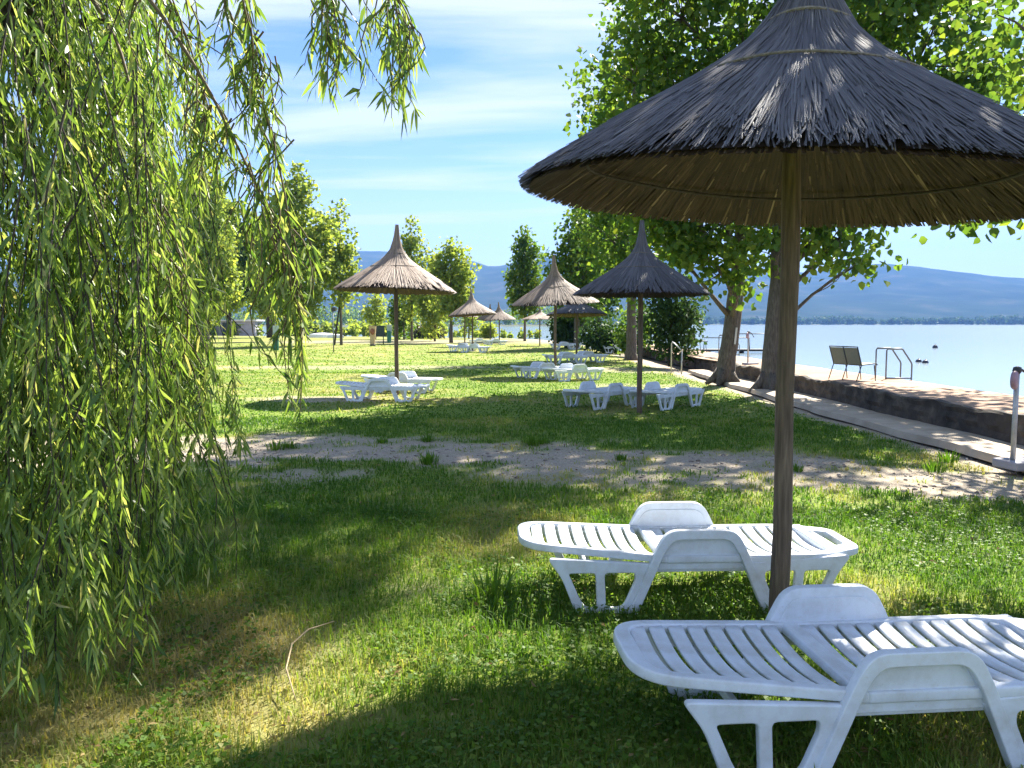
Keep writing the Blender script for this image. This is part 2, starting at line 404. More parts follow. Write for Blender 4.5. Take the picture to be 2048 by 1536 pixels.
wall_run(25.2, 46, .42, 'far', 'low stone retaining wall continuing behind the handrail and dark bush')
yl = [-10 + .4 * i for i in range(92)]
mb = MB(); V = []; F = []
for i, y in enumerate(yl):
    e = .12 * (vnoise(np.array([y * .8]), np.array([3.0]), 5)[0] - .5) + .06 * (vnoise(np.array([y * 2.7]), np.array([3.0]), 6)[0] - .5)
    x0 = 5.76 + e + .05 * math.sin(y * .3) + max(0, (y - 20) * .03)
    V += [(x0 - .03, y, -.06), (x0, y, .035), (wy(y) + .0, y, .045)]
for i in range(len(yl) - 1):
    for k in range(2): F.append((3 * i + k, 3 * i + k + 1, 3 * i + 4 + k, 3 * i + 3 + k))
mb.add(V, F); tag(mb.build('path', M['concrete']), 'pale concrete path at the foot of the wall', 'path', kind='structure')

# ------------------------------------------------------------------ foliage builders
def unit(v): return v / np.maximum(np.linalg.norm(v, axis=-1, keepdims=True), 1e-9)
def leaves6(c, d, L, W, fold=.18, r=rng):
    """pointed six-sided leaf on a midrib; c base, d direction, arrays"""
    n = len(c); s = unit(np.cross(d, unit(r.normal(size=(n, 3))))); nn = np.cross(s, d)
    L = L[:, None]; W = W[:, None]; up = nn * W * fold
    v = np.stack([c, c + d * L * .22 + s * W * .42 + up, c + d * L * .55 + s * W * .46 + up, c + d * L - nn * L * .06,
                  c + d * L * .55 - s * W * .46 + up, c + d * L * .22 - s * W * .42 + up], 1).reshape(-1, 3)
    b = np.arange(n)[:, None] * 6
    f = np.concatenate([b + np.array([0, 1, 2, 3]), b + np.array([0, 3, 4, 5])], 0)
    return v, f
def leaves4(c, d, L, W, fold=.15, r=rng, s=None):
    n = len(c)
    if s is None: s = unit(np.cross(d, unit(r.normal(size=(n, 3)))))
    nn = np.cross(s, d); L = L[:, None]; W = W[:, None]; up = nn * W * fold
    v = np.stack([c, c + d * L * .45 + s * W * .5 + up, c + d * L, c + d * L * .45 - s * W * .5 + up], 1).reshape(-1, 3)
    return v, np.arange(n * 4).reshape(n, 4)

def limb(mb, a, b, r0, r1, sag=.0, sides=6, seg=5, jx=.12):
    a = Vector(a); b = Vector(b); ln = (b - a).length
    o = Vector((random.uniform(-1, 1), random.uniform(-1, 1), random.uniform(-.3, .6))) * ln * jx
    pts = []
    for i in range(seg + 1):
        t = i / seg; pts.append(a.lerp(b, t) + o * math.sin(math.pi * t) + Vector((0, 0, sag * ln * math.sin(math.pi * t))))
    mb.tube(pts, [r0 + (r1 - r0) * (i / seg) ** .8 for i in range(seg + 1)], sides)
    return pts

def make_tree(name, label, cat, loc, trunk, radii, blobs, mat, leaf=.16, clump=60, per=16, spread=.34, group=None, bark='bark',
              seed=1, six=False, dens=1.0, twigs=True, aspect=.8, droop=-.35, hollow=.55, roots=0):
    """trunk: local polyline; blobs: local (x,y,z,rx,ry,rz) leafy masses joined to the trunk by limbs"""
    r = np.random.default_rng(seed); random.seed(seed)
    root = empty(name, loc); tag(root, label, cat, group)
    tb = MB()
    pts = [Vector(p) for p in trunk]
    fine = []; fr = []
    for i in range(len(pts) - 1):
        for k in range(4):
            t = k / 4; fine.append(pts[i].lerp(pts[i + 1], t) + Vector((random.uniform(-1, 1), random.uniform(-1, 1), 0)) * radii[i] * .08)
            fr.append(radii[i] + (radii[i + 1] - radii[i]) * t)
    fine.append(pts[-1]); fr.append(radii[-1])
    tb.tube(fine, fr, 12 if radii[0] > .15 else 7, jit=.10)
    for k in range(roots):
        a = 2 * math.pi * (k + random.random() * .5) / roots; q = radii[0]
        tb.tube([(math.cos(a) * q * .4, math.sin(a) * q * .4, q * 1.3), (math.cos(a) * q * 1.0, math.sin(a) * q * 1.0, q * .35), (math.cos(a) * q * 1.7, math.sin(a) * q * 1.7, -.05)], [q * .35, q * .35, q * .16], 7)
    cs, ds, sz = [], [], []
    for (bx, by, bz, rx, ry, rz) in blobs:
        bc = np.array([bx, by, bz]); vol = rx * ry * rz
        h = max(.5, bz - .9 * math.hypot(bx, by) - .3 * rz)
        tt = min(range(len(fine)), key=lambda i: abs(fine[i].z - h))
        lr = min(fr[tt] * .55, .05 + .045 * vol ** (1 / 3)) if radii[0] > .15 else fr[tt] * .5
        lp = limb(tb, fine[tt], bc, lr, lr * .3)
        n = max(4, int(clump * dens * vol ** (2 / 3) / 1.6))
        u = unit(r.normal(size=(n, 3))) * (hollow + (1.12 - hollow) * r.random((n, 1)) ** .7)
        wob = 1 + .35 * (r.random((n, 1)) - .5)
        cc = bc + u * wob * np.array([rx, ry, rz])
        if twigs:
            for q in range(0, n, 3):
                s_ = lp[random.choice([3, 4, 5])]; limb(tb, s_, cc[q], lr * .28, .008, 0, 4, 3)
        k = per
        sp = spread * (.6 + .8 * r.random((n, 1, 1)))
        pos = (cc[:, None, :] + np.clip(r.normal(size=(n, k, 3)), -1.5, 1.5) * sp * np.array([1, 1, .85])).reshape(-1, 3)
        dd = r.normal(size=(len(pos), 3)); dd[:, 2] += droop * 2
        dd += np.repeat(u, k, 0) * .6
        cs.append(pos); ds.append(unit(dd))
    pos = np.concatenate(cs); dd = np.concatenate(ds); keep = pos[:, 2] + loc[2] > .05; pos = pos[keep]; dd = dd[keep]
    Ls = leaf * (.65 + .6 * r.random(len(pos)))
    v, f = (leaves6 if six else leaves4)(pos, dd, Ls, Ls * aspect, r=r)
    va = np.clip(.5 + .22 * r.normal(size=len(pos)) + .25 * (fbm(pos[:, 0] * .7 + 9, pos[:, 2] * .7, seed) - .5), 0, 1)
    fa = np.concatenate([va, va]) if six else va
    tb.build('trunk', M[bark], root, smooth=True)
    cr_ = link('crown', np_mesh('crown', v, f, M[mat], {'v': fa}), root); cr_['kind'] = 'stuff'
    return root

def rel(loc, blobs): return [(x - loc[0], y - loc[1], z, a, b, c) for x, y, z, a, b, c in blobs]

# big shore poplars
loc = (5.84, 21.06, 0)
make_tree('poplar_tree', 'large poplar with slightly leaning grey trunk bearing a pale strip', 'tree', loc,
          [(0, 0, -.1), (.03, 0, .35), (.12, 0, 1.2), (.32, 0, 3.2), (.5, .1, 5.5), (.3, .1, 9), (.2, 0, 14.5)], [.30, .25, .225, .20, .16, .11, .04],
          rel(loc, [(2.9, 20.5, 6.0, 1.0, 1.5, 1.1), (3.2, 21, 8.0, 1.1, 1.7, 1.2), (3.9, 20.4, 9.8, 1.2, 1.6, 1.4), (3.4, 20.6, 5.0, .9, 1.2, .7), (4.5, 20.5, 4.7, 1.5, 1.4, 1.0),
                    (5.6, 20, 4.3, 1.3, 1.3, 1.0), (4.6, 21, 7.2, 1.5, 1.8, 1.5), (6.0, 21.2, 7.5, 1.8, 2, 1.8), (4.9, 21, 11.2, 1.7, 2, 1.8), (6.2, 21, 13.0, 1.6, 1.8, 1.8), (6.0, 20.6, 15.6, 1.5, 1.5, 1.4),
                    (5.0, 19.6, 3.2, .75, .7, .55), (5.9, 19.8, 2.9, .5, .5, .4), (4.2, 20, 3.6, .7, .7, .5)]),
          'poplar', .20, 62, 16, .30, 'big poplars along the shore', seed=11, six=True, roots=5)
st = MB().box((0, 0, 0), (.05, .02, .45), bev=.004)
so_ = st.build('tree_label_strip', M['shed_roof'], bpy.data.objects['poplar_tree'], loc=(.20, -.24, 1.28)); so_.rotation_euler = (0, R(5), 0)
loc = (6.33, 18.66, 0)
make_tree('poplar_tree', 'large poplar with thick straight dark trunk flaring at the path edge', 'tree', loc,
          [(0, 0, -.1), (0, 0, .35), (.04, 0, 1.2), (.1, 0, 3.2), (.15, .05, 5.5), (.3, .1, 9), (.5, 0, 15.5)], [.34, .28, .235, .205, .18, .13, .04],
          rel(loc, [(7.1, 18.3, 4.6, 1.5, 1.5, 1.05), (8.3, 18.4, 6.0, 1.7, 1.7, 1.2), (6.7, 18.6, 7.5, 2.0, 2.2, 1.8), (9.4, 18.5, 7.6, 1.7, 1.8, 1.4), (8.2, 18.6, 10.4, 2.2, 2.3, 2.1),
                    (6.4, 18.6, 12.2, 1.7, 1.8, 1.6), (7.6, 18, 3.6, .9, .8, .6), (6.2, 18, 3.3, .7, .7, .5), (10.6, 18, 6.6, 1.2, 1.3, .8),
                    (7.9, 17.8, 2.95, .4, .4, .3), (9.8, 18.6, 9.6, 1.6, 1.6, 1.3), (7.2, 19.0, 14.8, 1.8, 1.8, 1.5), (7.2, 18.4, 16.6, 1.4, 1.4, 1.2)]),
          'poplar', .20, 62, 16, .30, 'big poplars along the shore', seed=12, six=True, roots=6)
loc = (5.54, 35.8, 0)
make_tree('poplar_tree', 'tall poplar with straight trunk beside the dark rounded bush', 'tree', loc,
          [(0, 0, -.1), (0, 0, .4), (0, 0, 2), (.1, 0, 6), (0, 0, 11), (0, 0, 15)], [.34, .25, .21, .18, .12, .04],
          rel(loc, [(4.6, 35.8, 5.4, 1.6, 1.6, 1.4), (6.2, 35.6, 4.8, 1.5, 1.5, 1.2), (5.6, 36, 8, 2.1, 2.1, 2.0), (4.3, 36, 8.2, 1.3, 1.5, 1.6), (5, 36, 11.5, 1.9, 1.9, 2.0), (5.6, 36, 14.3, 1.3, 1.3, 1.7),
                    (5.2, 35.5, 3.6, 1.0, 1.0, .7), (6.9, 36, 6.7, 1.2, 1.2, 1.2)]),
          'poplar', .26, 52, 13, .40, 'big poplars along the shore', seed=13)
# the tree whose boughs hang over the thatched parasol
loc = (4.95, 5.6, 0)
make_tree('shade_tree', 'broad shade tree whose low bough hangs over the thatched parasol', 'tree', loc,
          [(0, 0, -.1), (0, 0, .4), (.05, .05, 2), (.1, .2, 4), (.1, .6, 6.5), (.2, 1, 8)], [.34, .25, .21, .19, .13, .05],
          rel(loc, [(4.1, 7.8, 7.0, 1.4, 1.3, 1.0), (5.3, 8.4, 6.9, 1.2, 1.2, .9), (3.2, 8.0, 7.2, .7, .7, .5), (5.0, 7.2, 7.1, 1.2, 1.1, .9), (5.2, 8.6, 8.4, 1.5, 1.3, .8), (4.6, 7.4, 8.3, 1.5, 1.3, .8),  
                    (4.4, 6.0, 2.78, .55, .45, .2), (4.0, 6.05, 2.57, .45, .4, .12), (3.7, 6.1, 2.58, .3, .3, .08), (3.85, 6.3, 2.64, .4, .3, .1), (4.9, 6.2, 3.6, .6, .6, .5)]),
          'poplar', .10, 110, 19, .2, seed=14, six=True, roots=5, droop=-.5)

loc = (8.05, 9.7, .38)
make_tree('shade_tree', 'promenade tree whose leafy crown fills the sky beyond the parasol peak', 'tree', loc,
          [(0, 0, -.1), (0, 0, .4), (-.05, .1, 2), (-.1, .3, 4), (-.2, .6, 6.5), (-.2, 1, 8)], [.26, .21, .18, .16, .11, .04],
          rel(loc, [(7.4, 11.4, 5.3, 1.0, 1.0, .7), (8.3, 12.0, 5.6, 1.1, 1.1, .8), (8.6, 12.2, 4.5, .7, .7, .4)]),
          'poplar', .14, 70, 16, .26, seed=15, six=True, roots=5)

# poplar avenue, young trees and bushes across the lawn
def column(loc, h, w, z0, mat, seed, label, leaf=.34, trunk_r=.12, dens=1.0, name='young_poplar', cat='tree', group='young poplars on the far lawn', bark='bark', lean=0.0, flat=1.0, n=6, spread=.42):
    rr = random.Random(seed); bl = []
    for i in range(n):
        t = (i + .5) / n; z = z0 + (h - z0) * t
        prof = math.sin(math.pi * min(1, (t * .82 + .16))) ** .8
        rz = (h - z0) / n * .75
        q = w * prof
        bl.append((rr.uniform(-.3, .3) * q + lean * t, rr.uniform(-.3, .3) * q, z, q * .6, q * .6 * flat, rz * 1.05))
        if q > .8: 
            for s in (-1, 1): bl.append((s * q * rr.uniform(.4, .8), rr.uniform(-.5, .5) * q, z + rr.uniform(-.5, .9) * rz, q * .28, q * .3, rz * 1.0))
    bl.append((lean, 0, h - .2, w * .12, w * .12, .5))
    return make_tree(name, label, cat, loc, [(0, 0, -.1), (0, 0, z0 * .5), (lean * .3, 0, z0 + (h - z0) * .4), (lean, 0, h - .3)], [trunk_r * 1.25, trunk_r, trunk_r * .7, .02], bl,
                     mat, leaf * .8, 54 * dens, 13, spread * .8, group, bark, seed, twigs=False)
column((-12.95, 58.5, 0), 10.3, 1.15, 3.0, 'poplar_far', 21, 'slender young poplar on two thin stems beside the lamp pole', .42, .10, 1.1, n=7)
mb = MB(); mb.tube([(-.45, -.4, -.1), (-.3, -.3, 1.2), (-.1, -.1, 2.8), (0, 0, 4.2)], [.08, .07, .06, .04], 7); mb.build('second_stem', M['bark_dark'], bpy.data.objects['young_poplar'], True)
column((-15.6, 56.2, 0), 12.4, 2.9, 2.6, 'poplar_far', 22, 'full bushy young poplar behind the litter bin', .42, .13, 1.0, n=7)
column((-28.4, 91.0, 0), 13.5, 3.4, 4.5, 'dark_leaf', 23, 'old dark-trunked tree with deep green crown', .5, .48, .8, 'old_tree', group=None, bark='bark_dark')
column((-34.8, 95, 0), 16.0, 4.0, 4.0, 'poplar_far', 24, 'yellow green tree forking above a stout dark trunk', .55, .30, .9, bark='bark_dark')
column((-28.4, 72, 0), 16.8, 3.2, 2.2, 'poplar_far', 25, 'tall pale young poplar showing past the willow fringe', .5, .17, 1.0, n=8)
column((-36.5, 84, 0), 18, 3.2, 3.2, 'poplar_far', 26, 'tallest pale poplar, partly hidden by the willow curtain', .5, .2, .9, n=8)
column((-37, 118, 0), 16, 3.2, 5, 'olive_leaf', 27, 'brownish olive tree rising behind the yellow green trees', .6, .3, .8, 'olive_brown_tree', group=None)
column((-21.6, 70, 0), 11.5, 2.3, 2.8, 'poplar_far', 28, 'small poplar standing between the old tree and the bushy one', .45, .12, 1)
column((-9.6, 74, 0), 11.4, 1.4, 2.4, 'poplar_far', 29, 'pale narrow poplar rising behind the tan parasol', .42, .12, .9, n=7)
column((-5.2, 66, 0), 8.4, 2.0, 2.6, 'poplar_far', 30, 'round-headed green poplar behind the tan parasol', .42, .14, 1.2)
column((-7.2, 72, 0), 8.0, 1.5, 1.0, 'poplar_far', 31, 'leafy young tree branching low to the ground beside it', .42, .1, 1)
column((1.2, 72.5, 0), 10.2, 1.6, 2.6, 'poplar', 32, 'dark green poplar standing alone before the lake', .45, .12, 1.1, n=7)
column((4.2, 50, 0), 9.0, 2.0, 2.2, 'poplar', 33, 'broad grey green poplar behind the pair of tan parasols', .36, .2, 1.1)
column((6.0, 54, 0), 11.0, 2.2, 2.4, 'dark_leaf', 34, 'tall dark poplar behind the broad grey green one', .40, .2, 1.0)
column((-4.7, 84, 0), 3.6, 1.0, .9, 'poplar_far', 35, 'small round-crowned sapling beside the sandy beach', .35, .08, 1.2, 'sapling', group=None, n=3)
column((-11.2, 80, 0), 5.6, 1.5, .4, 'poplar', 36, 'bushy green sapling leafy down to the ground', .38, .1, 1.1, 'sapling', group=None, n=4)
column((-14.5, 82, 0), 5.2, 1.3, 1.2, 'poplar_far', 37, 'thin weeping sapling near the dark notice board', .4, .08, .7, 'sapling', group=None, n=4)

def bush(loc, rx, ry, rz, mat, seed, label, leaf=.2, dens=1.0, name='bush', group=None):
    rr = random.Random(seed); bl = [(0, 0, rz * .55, rx * .8, ry * .8, rz * .5)]
    for k in range(6):
        a = k * 1.05 + rr.random(); bl.append((math.cos(a) * rx * .5, math.sin(a) * ry * .5, rz * rr.uniform(.3, .75), rx * .42, ry * .42, rz * .32))
    bl.append((0, 0, rz * .9, rx * .4, ry * .4, rz * .2))
    return make_tree(name, label, 'bush', loc, [(0, 0, -.05), (0, 0, rz * .3), (0, 0, rz * .8)], [.06, .05, .02], bl, mat, leaf, 75 * dens, 14, .22, group, 'bark_dark', seed, twigs=False, hollow=.3)
bush((6.1, 29.8, 0), 1.15, 1.1, 3.3, 'dark_leaf', 41, 'tall dense dark bush beside the steps handrail', .17, 1.5)
bush((5.2, 44, 0), 1.5, 1.2, 1.7, 'dark_leaf', 42, 'low dark bush in the shade behind the poplar trunk', .22)
bush((3.7, 52, 0), 1.3, 1.2, 2.3, 'dark_leaf', 43, 'rounded dark bush behind the loungers by the beach', .24)
bush((6.4, 40, 0), 1.1, 1.1, 2.4, 'poplar', 44, 'lighter green bush between the poplar trunk and promenade', .2)
bush((-9.4, 85, 0), 2.3, 1.2, 1.2, 'olive_leaf', 45, 'low grey green scrub at the lawn edge', .3)
bush((-2.6, 86, 0), 1.1, 1.0, 1.5, 'poplar_far', 46, 'small yellow green shrub behind the dark parasol', .28)

# far wood across the water: one mass of trees
def wood(name, label, x0, x1, yf, hmin, hmax, nt_, mat, seed, leaf=1.5):
    r = np.random.default_rng(seed); P_, S_ = [], []
    for i in range(nt_):
        x = r.uniform(x0, x1); y = yf + (r.uniform(-25, 45) + 12 * math.sin(x / 40)) * min(1, yf / 640 * .5 + (yf > 500)); h = (hmin + (hmax - hmin) * fbm(np.array([x / 35.0]), np.array([2.0]), seed, 3)[0]) * r.uniform(.7, 1.2)
        k = 70; u = unit(r.normal(size=(k, 3))) * r.random((k, 1)) ** .35
        P_.append(np.array([x, y, h * .52 - .3]) + u * np.array([h * .36, h * .36, h * .52]))
    p = np.concatenate(P_); d = unit(r.normal(size=p.shape)); L_ = leaf * (.7 + .7 * r.random(len(p)))
    v, f = leaves4(p, d, L_, L_ * .9, r=r)
    v[:, 2] = np.maximum(v[:, 2], -.35)
    o = link(name, np_mesh(name, v, f, M[mat], {'v': np.clip(.5 + .25 * r.normal(size=len(p)), 0, 1)})); return tag(o, label, 'wood', kind='stuff')
wood('far_wood', 'hazy green belt of trees across the water', -330, 150, 640, 12, 20, 210, 'poplar', 61)
wood('far_wood', 'pale blue green trees along the distant shore', 250, 2000, 1880, 9, 24, 620, 'dark_leaf', 62, 4.2)
wood('shore_scrub', 'low green scrub and reeds along the lawn edge by the water', -75, -9, 112, 1.2, 3.4, 130, 'poplar_far', 63, .45)
wood('shore_scrub', 'thin yellow green reeds at the beach before the lake', -9, 4, 99, .8, 1.5, 26, 'poplar_far', 64, .3)
# low land carrying the far woods
mb = MB(); n = 60; V = []; F = []
for i in range(n):
    t = i / (n - 1); x = -1400 + 2900 * t; ysh = np.interp(x, [-1400, -300, 150, 260, 1500], [590, 590, 610, 1850, 1860]) + 10 * math.sin(x / 60)
    V += [(x, ysh, -.6), (x, ysh + 8, .35), (x, ysh + 60, 1.2), (x, ysh + 700, 1.0)]
for i in range(n - 1):
    for k in range(3): F.append((4 * i + k, 4 * i + 4 + k, 4 * i + 5 + k, 4 * i + 1 + k))
mb.add(V, F); tag(mb.build('far_shore', simple('reed_bank', [(.3, (.03, .045, .02)), (.7, (.07, .085, .035))], .05, .95)), 'low reedy bank on the far side of the lake', 'shore', kind='structure')

# ------------------------------------------------------------------ willow
def willow():
    r = np.random.default_rng(91); random.seed(91)
    root = empty('weeping_willow', (-2.75, 4.9, 0))
    tag(root, 'weeping willow with long leafy strands hanging to the grass', 'tree')
    ox, oy = -2.75, 4.9
    tb = MB()
    tb.tube([(0, 0, -.1), (.02, 0, .3), (-.05, .05, 1.5), (.05, 0, 2.6), (.0, -.1, 3.6)], [.22, .17, .15, .13, .11], 12, jit=.12)
    tb.tube([(.02, 0, 2.2), (-.35, -.15, 2.9), (-.6, -.5, 3.8), (-.5, -1.0, 4.6)], [.08, .07, .05, .03], 9)
    strands = []      # (points array, leafiness)
    def droop_path(x, y, zt, zb, sx, sy, curl):
        n = max(6, int((zt - zb) / .12)); t = np.linspace(0, 1, n)
        out_ = np.sqrt(t) * .25
        px_ = x + sx * out_ + curl[0] * np.sin(t * 3.1 + curl[2]) * .11
        py_ = y + sy * out_ + curl[1] * np.sin(t * 2.7 + curl[2] * 1.7) * .11
        return np.stack([px_, py_, zt - (zt - zb) * t], 1)
    # limbs that carry the curtain
    limbs = []
    for k in range(26):
        a = R(-200 + 250 * (k + .5) / 26) + r.normal() * .06
        rad = r.uniform(.55, 1.15); cx, cy = ox + .05 + rad * 1.08 * math.cos(a), oy - .75 + rad * 1.1 * math.sin(a)
        zt = r.uniform(2.9, 4.6)
        p0 = (0, -.05, r.uniform(2.6, 3.6)); q = (cx - .38 - ox, cy - oy, zt)
        limb(tb, p0, q, .045, .014, .25, 5, 6); limbs.append((cx - .45, cy, zt, a))
    for i in range(1150):
        cx, cy, zt, a = limbs[int(r.integers(len(limbs)))]
        x = cx + r.normal() * .19; y = cy + r.normal() * .19; z0 = zt - abs(r.normal()) * .45
        if r.random() < .55: z0 = r.uniform(1.2, 3.2)
        ln = r.uniform(.8, 2.3); zb = max(.08 + .45 * r.random() ** 2, z0 - ln)
        if x - ox > .8: zb = max(zb, .2 + .5 * r.random())
        if x - ox > .95 and z0 > 2.0: z0 = r.uniform(1.0, 2.0)
        if z0 - zb < .3: continue
        strands.append(droop_path(x, y, z0, zb, math.cos(a) * 1.2, math.sin(a) * 1.2, r.normal(size=3)))
    for i in range(170):
        x = r.uniform(-2.55, -1.62); y = r.uniform(2.95, 3.6); z0 = r.uniform(1.0, 2.9); zb = max(.05 + .35 * r.random() ** 1.5 + .5 * max(0, x + 1.9), z0 - r.uniform(.9, 2.0))
        if x / y < -.80: continue
        strands.append(droop_path(x, y, z0, zb, .3, -.6, r.normal(size=3)))
    def add_strand_geometry(pts, V, F, A, tb_, off, dens=1.0):
        seg = np.diff(pts, axis=0); ln = np.linalg.norm(seg, axis=1); cum = np.concatenate([[0], np.cumsum(ln)]); n = max(3, int(cum[-1] / .021 * dens))
        s = np.sort(r.random(n)) * cum[-1]
        c = np.stack([np.interp(s, cum, pts[:, i]) for i in range(3)], 1)
        td = unit(np.stack([np.interp(s, cum[:-1], unit(seg)[:, i]) for i in range(3)], 1))
        side = unit(np.cross(td, unit(r.normal(size=(n, 3)))))
        d = unit(td * r.uniform(.3, 1.0, (n, 1)) + side * r.uniform(.35, .9, (n, 1)) + np.array([0, 0, -.35]))
        L_ = .03 + .075 * r.random(n) ** .8; W_ = L_ * r.uniform(.10, .19, n)
        sd = unit(np.cross(d, unit(r.normal(size=(n, 3)))))
        up = np.cross(sd, d); bend = (r.uniform(-.02, .05, n) * 1.0)[:, None] * np.array([0, 0, -1.0])
        Lc, Wc = L_[:, None], W_[:, None]
        v = np.stack([c, c + d * Lc * .35 + sd * Wc * .5 + up * Wc * .15, c + d * Lc * .35 - sd * Wc * .5 + up * Wc * .15,
                      c + d * Lc * .68 + sd * Wc * .38 + bend * .5, c + d * Lc * .68 - sd * Wc * .38 + bend * .5, c + d * Lc + bend], 1)
        b = np.arange(n)[:, None] * 6 + off
        f = np.concatenate([b + np.array([0, 1, 3, 5]), b + np.array([0, 5, 4, 2])], 0)
        a = np.clip(.45 + .24 * r.normal(size=n) + .15 * r.normal(), 0, 1)
        V.append(v.reshape(-1, 3)); F.append(f); A.append(np.concatenate([a, a]))
        if tb_ is not None: tb_.tube(pts[::2] if len(pts) > 6 else pts, np.linspace(.0045, .0015, len(pts[::2] if len(pts) > 6 else pts)), 4, cap=False)
        return off + n * 6
    V, F, A, off = [], [], [], 0
    off_o = np.array([ox, oy, 0])
    for i, s in enumerate(strands): off = add_strand_geometry(s - off_o, V, F, A, tb if i % 2 == 0 else None, off, r.uniform(.7, 1.2))
    cr_ = link('crown', np_mesh('crown', np.concatenate(V), np.concatenate(F), M['willow'], {'v': np.concatenate(A)}), root); cr_['kind'] = 'stuff'
    # long drooping boughs reaching out over the lawn, each with its own strands
    boughs = [
        ([(0, -.2, 3.5), (.6, -.9, 3.6), (1.15, -1.4, 3.05), (1.40, -1.45, 2.68), (1.56, -1.45, 2.35), (1.68, -1.45, 2.08), (1.78, -1.45, 1.72)], [(.55, .25), (.62, .3), (.70, .35), (.78, .4), (.84, .42), (.9, .35), (.97, .3)]),
        ([(0, -.2, 3.6), (.9, -1.0, 4.0), (1.6, -1.4, 3.8), (1.93, -1.45, 3.3), (1.96, -1.45, 2.85)], [(.86, .4), (.93, .3), (.99, .28), (.9, .3)]),
        ([(0, -.2, 3.6), (1.0, -1.1, 4.1), (1.9, -1.4, 4.0), (2.2, -1.42, 3.45), (2.25, -1.42, 2.9)], [(.86, .4), (.92, .38), (.97, .38), (.99, .3), (.95, .42)]),
        ([(0, -.2, 3.4), (.5, -.8, 3.4), (.95, -1.25, 2.9), (1.1, -1.35, 2.3), (1.22, -1.4, 1.7)], [(.6, .5), (.7, .5), (.8, .6), (.9, .5), (.98, .5)]),
        ([(0, -.2, 3.5), (.8, -.9, 3.7), (1.35, -1.3, 3.3), (1.62, -1.4, 2.7), (1.74, -1.42, 2.2), (1.78, -1.42, 1.85)], [(.62, .22), (.72, .3), (.9, .3), (.97, .5), (.99, .62)]),
    ]
    boughs += [
        ([(0, -.2, 3.6), (.7, -.9, 3.9), (1.3, -1.35, 3.6), (1.56, -1.45, 3.2), (1.66, -1.45, 2.72)], [(.7, .4), (.8, .4), (.88, .35), (.95, .35), (.99, .3)]),
        ([(0, -.2, 3.5), (.6, -.8, 3.7), (1.05, -1.25, 3.3), (1.28, -1.35, 2.95), (1.42, -1.4, 2.5)], [(.6, .5), (.7, .45), (.8, .45), (.9, .4), (.98, .35)]),
    ]
    for pl, hang in boughs:
        pts = np.array(pl, float); t = np.linspace(0, 1, len(pts)); tf = np.linspace(0, 1, 24)
        # smooth
        fine = np.stack([np.interp(tf, t, pts[:, i]) for i in range(3)], 1)
        for _ in range(3): fine[1:-1] = (fine[:-2] + fine[1:-1] * 2 + fine[2:]) / 4
        bb = MB(); bb.tube(fine.tolist(), np.linspace(.013, .002, 24).tolist(), 6)
        V, F, A, off = [], [], [], 0
        off = add_strand_geometry(fine[13:], V, F, A, None, off, .8)
        for tt, ln in hang:
            for q in range(5):
                p = np.array([np.interp(np.clip(tt + r.normal() * .02, 0, 1), tf, fine[:, i]) for i in range(3)])
                s = droop_path(p[0], p[1], p[2], p[2] - ln * r.uniform(.7, 1.15), r.normal() * .15, r.normal() * .15, r.normal(size=3) * .6)
                off = add_strand_geometry(s, V, F, A, bb, off, .85)
        bo = bb.build('hanging_bough', M['twig'], root, smooth=True)
        lv = link('foliage', np_mesh('foliage', np.concatenate(V), np.concatenate(F), M['willow'], {'v': np.concatenate(A)}), bo); lv['kind'] = 'stuff'
    tb.build('trunk', M['bark_dark'], root, smooth=True)
willow()

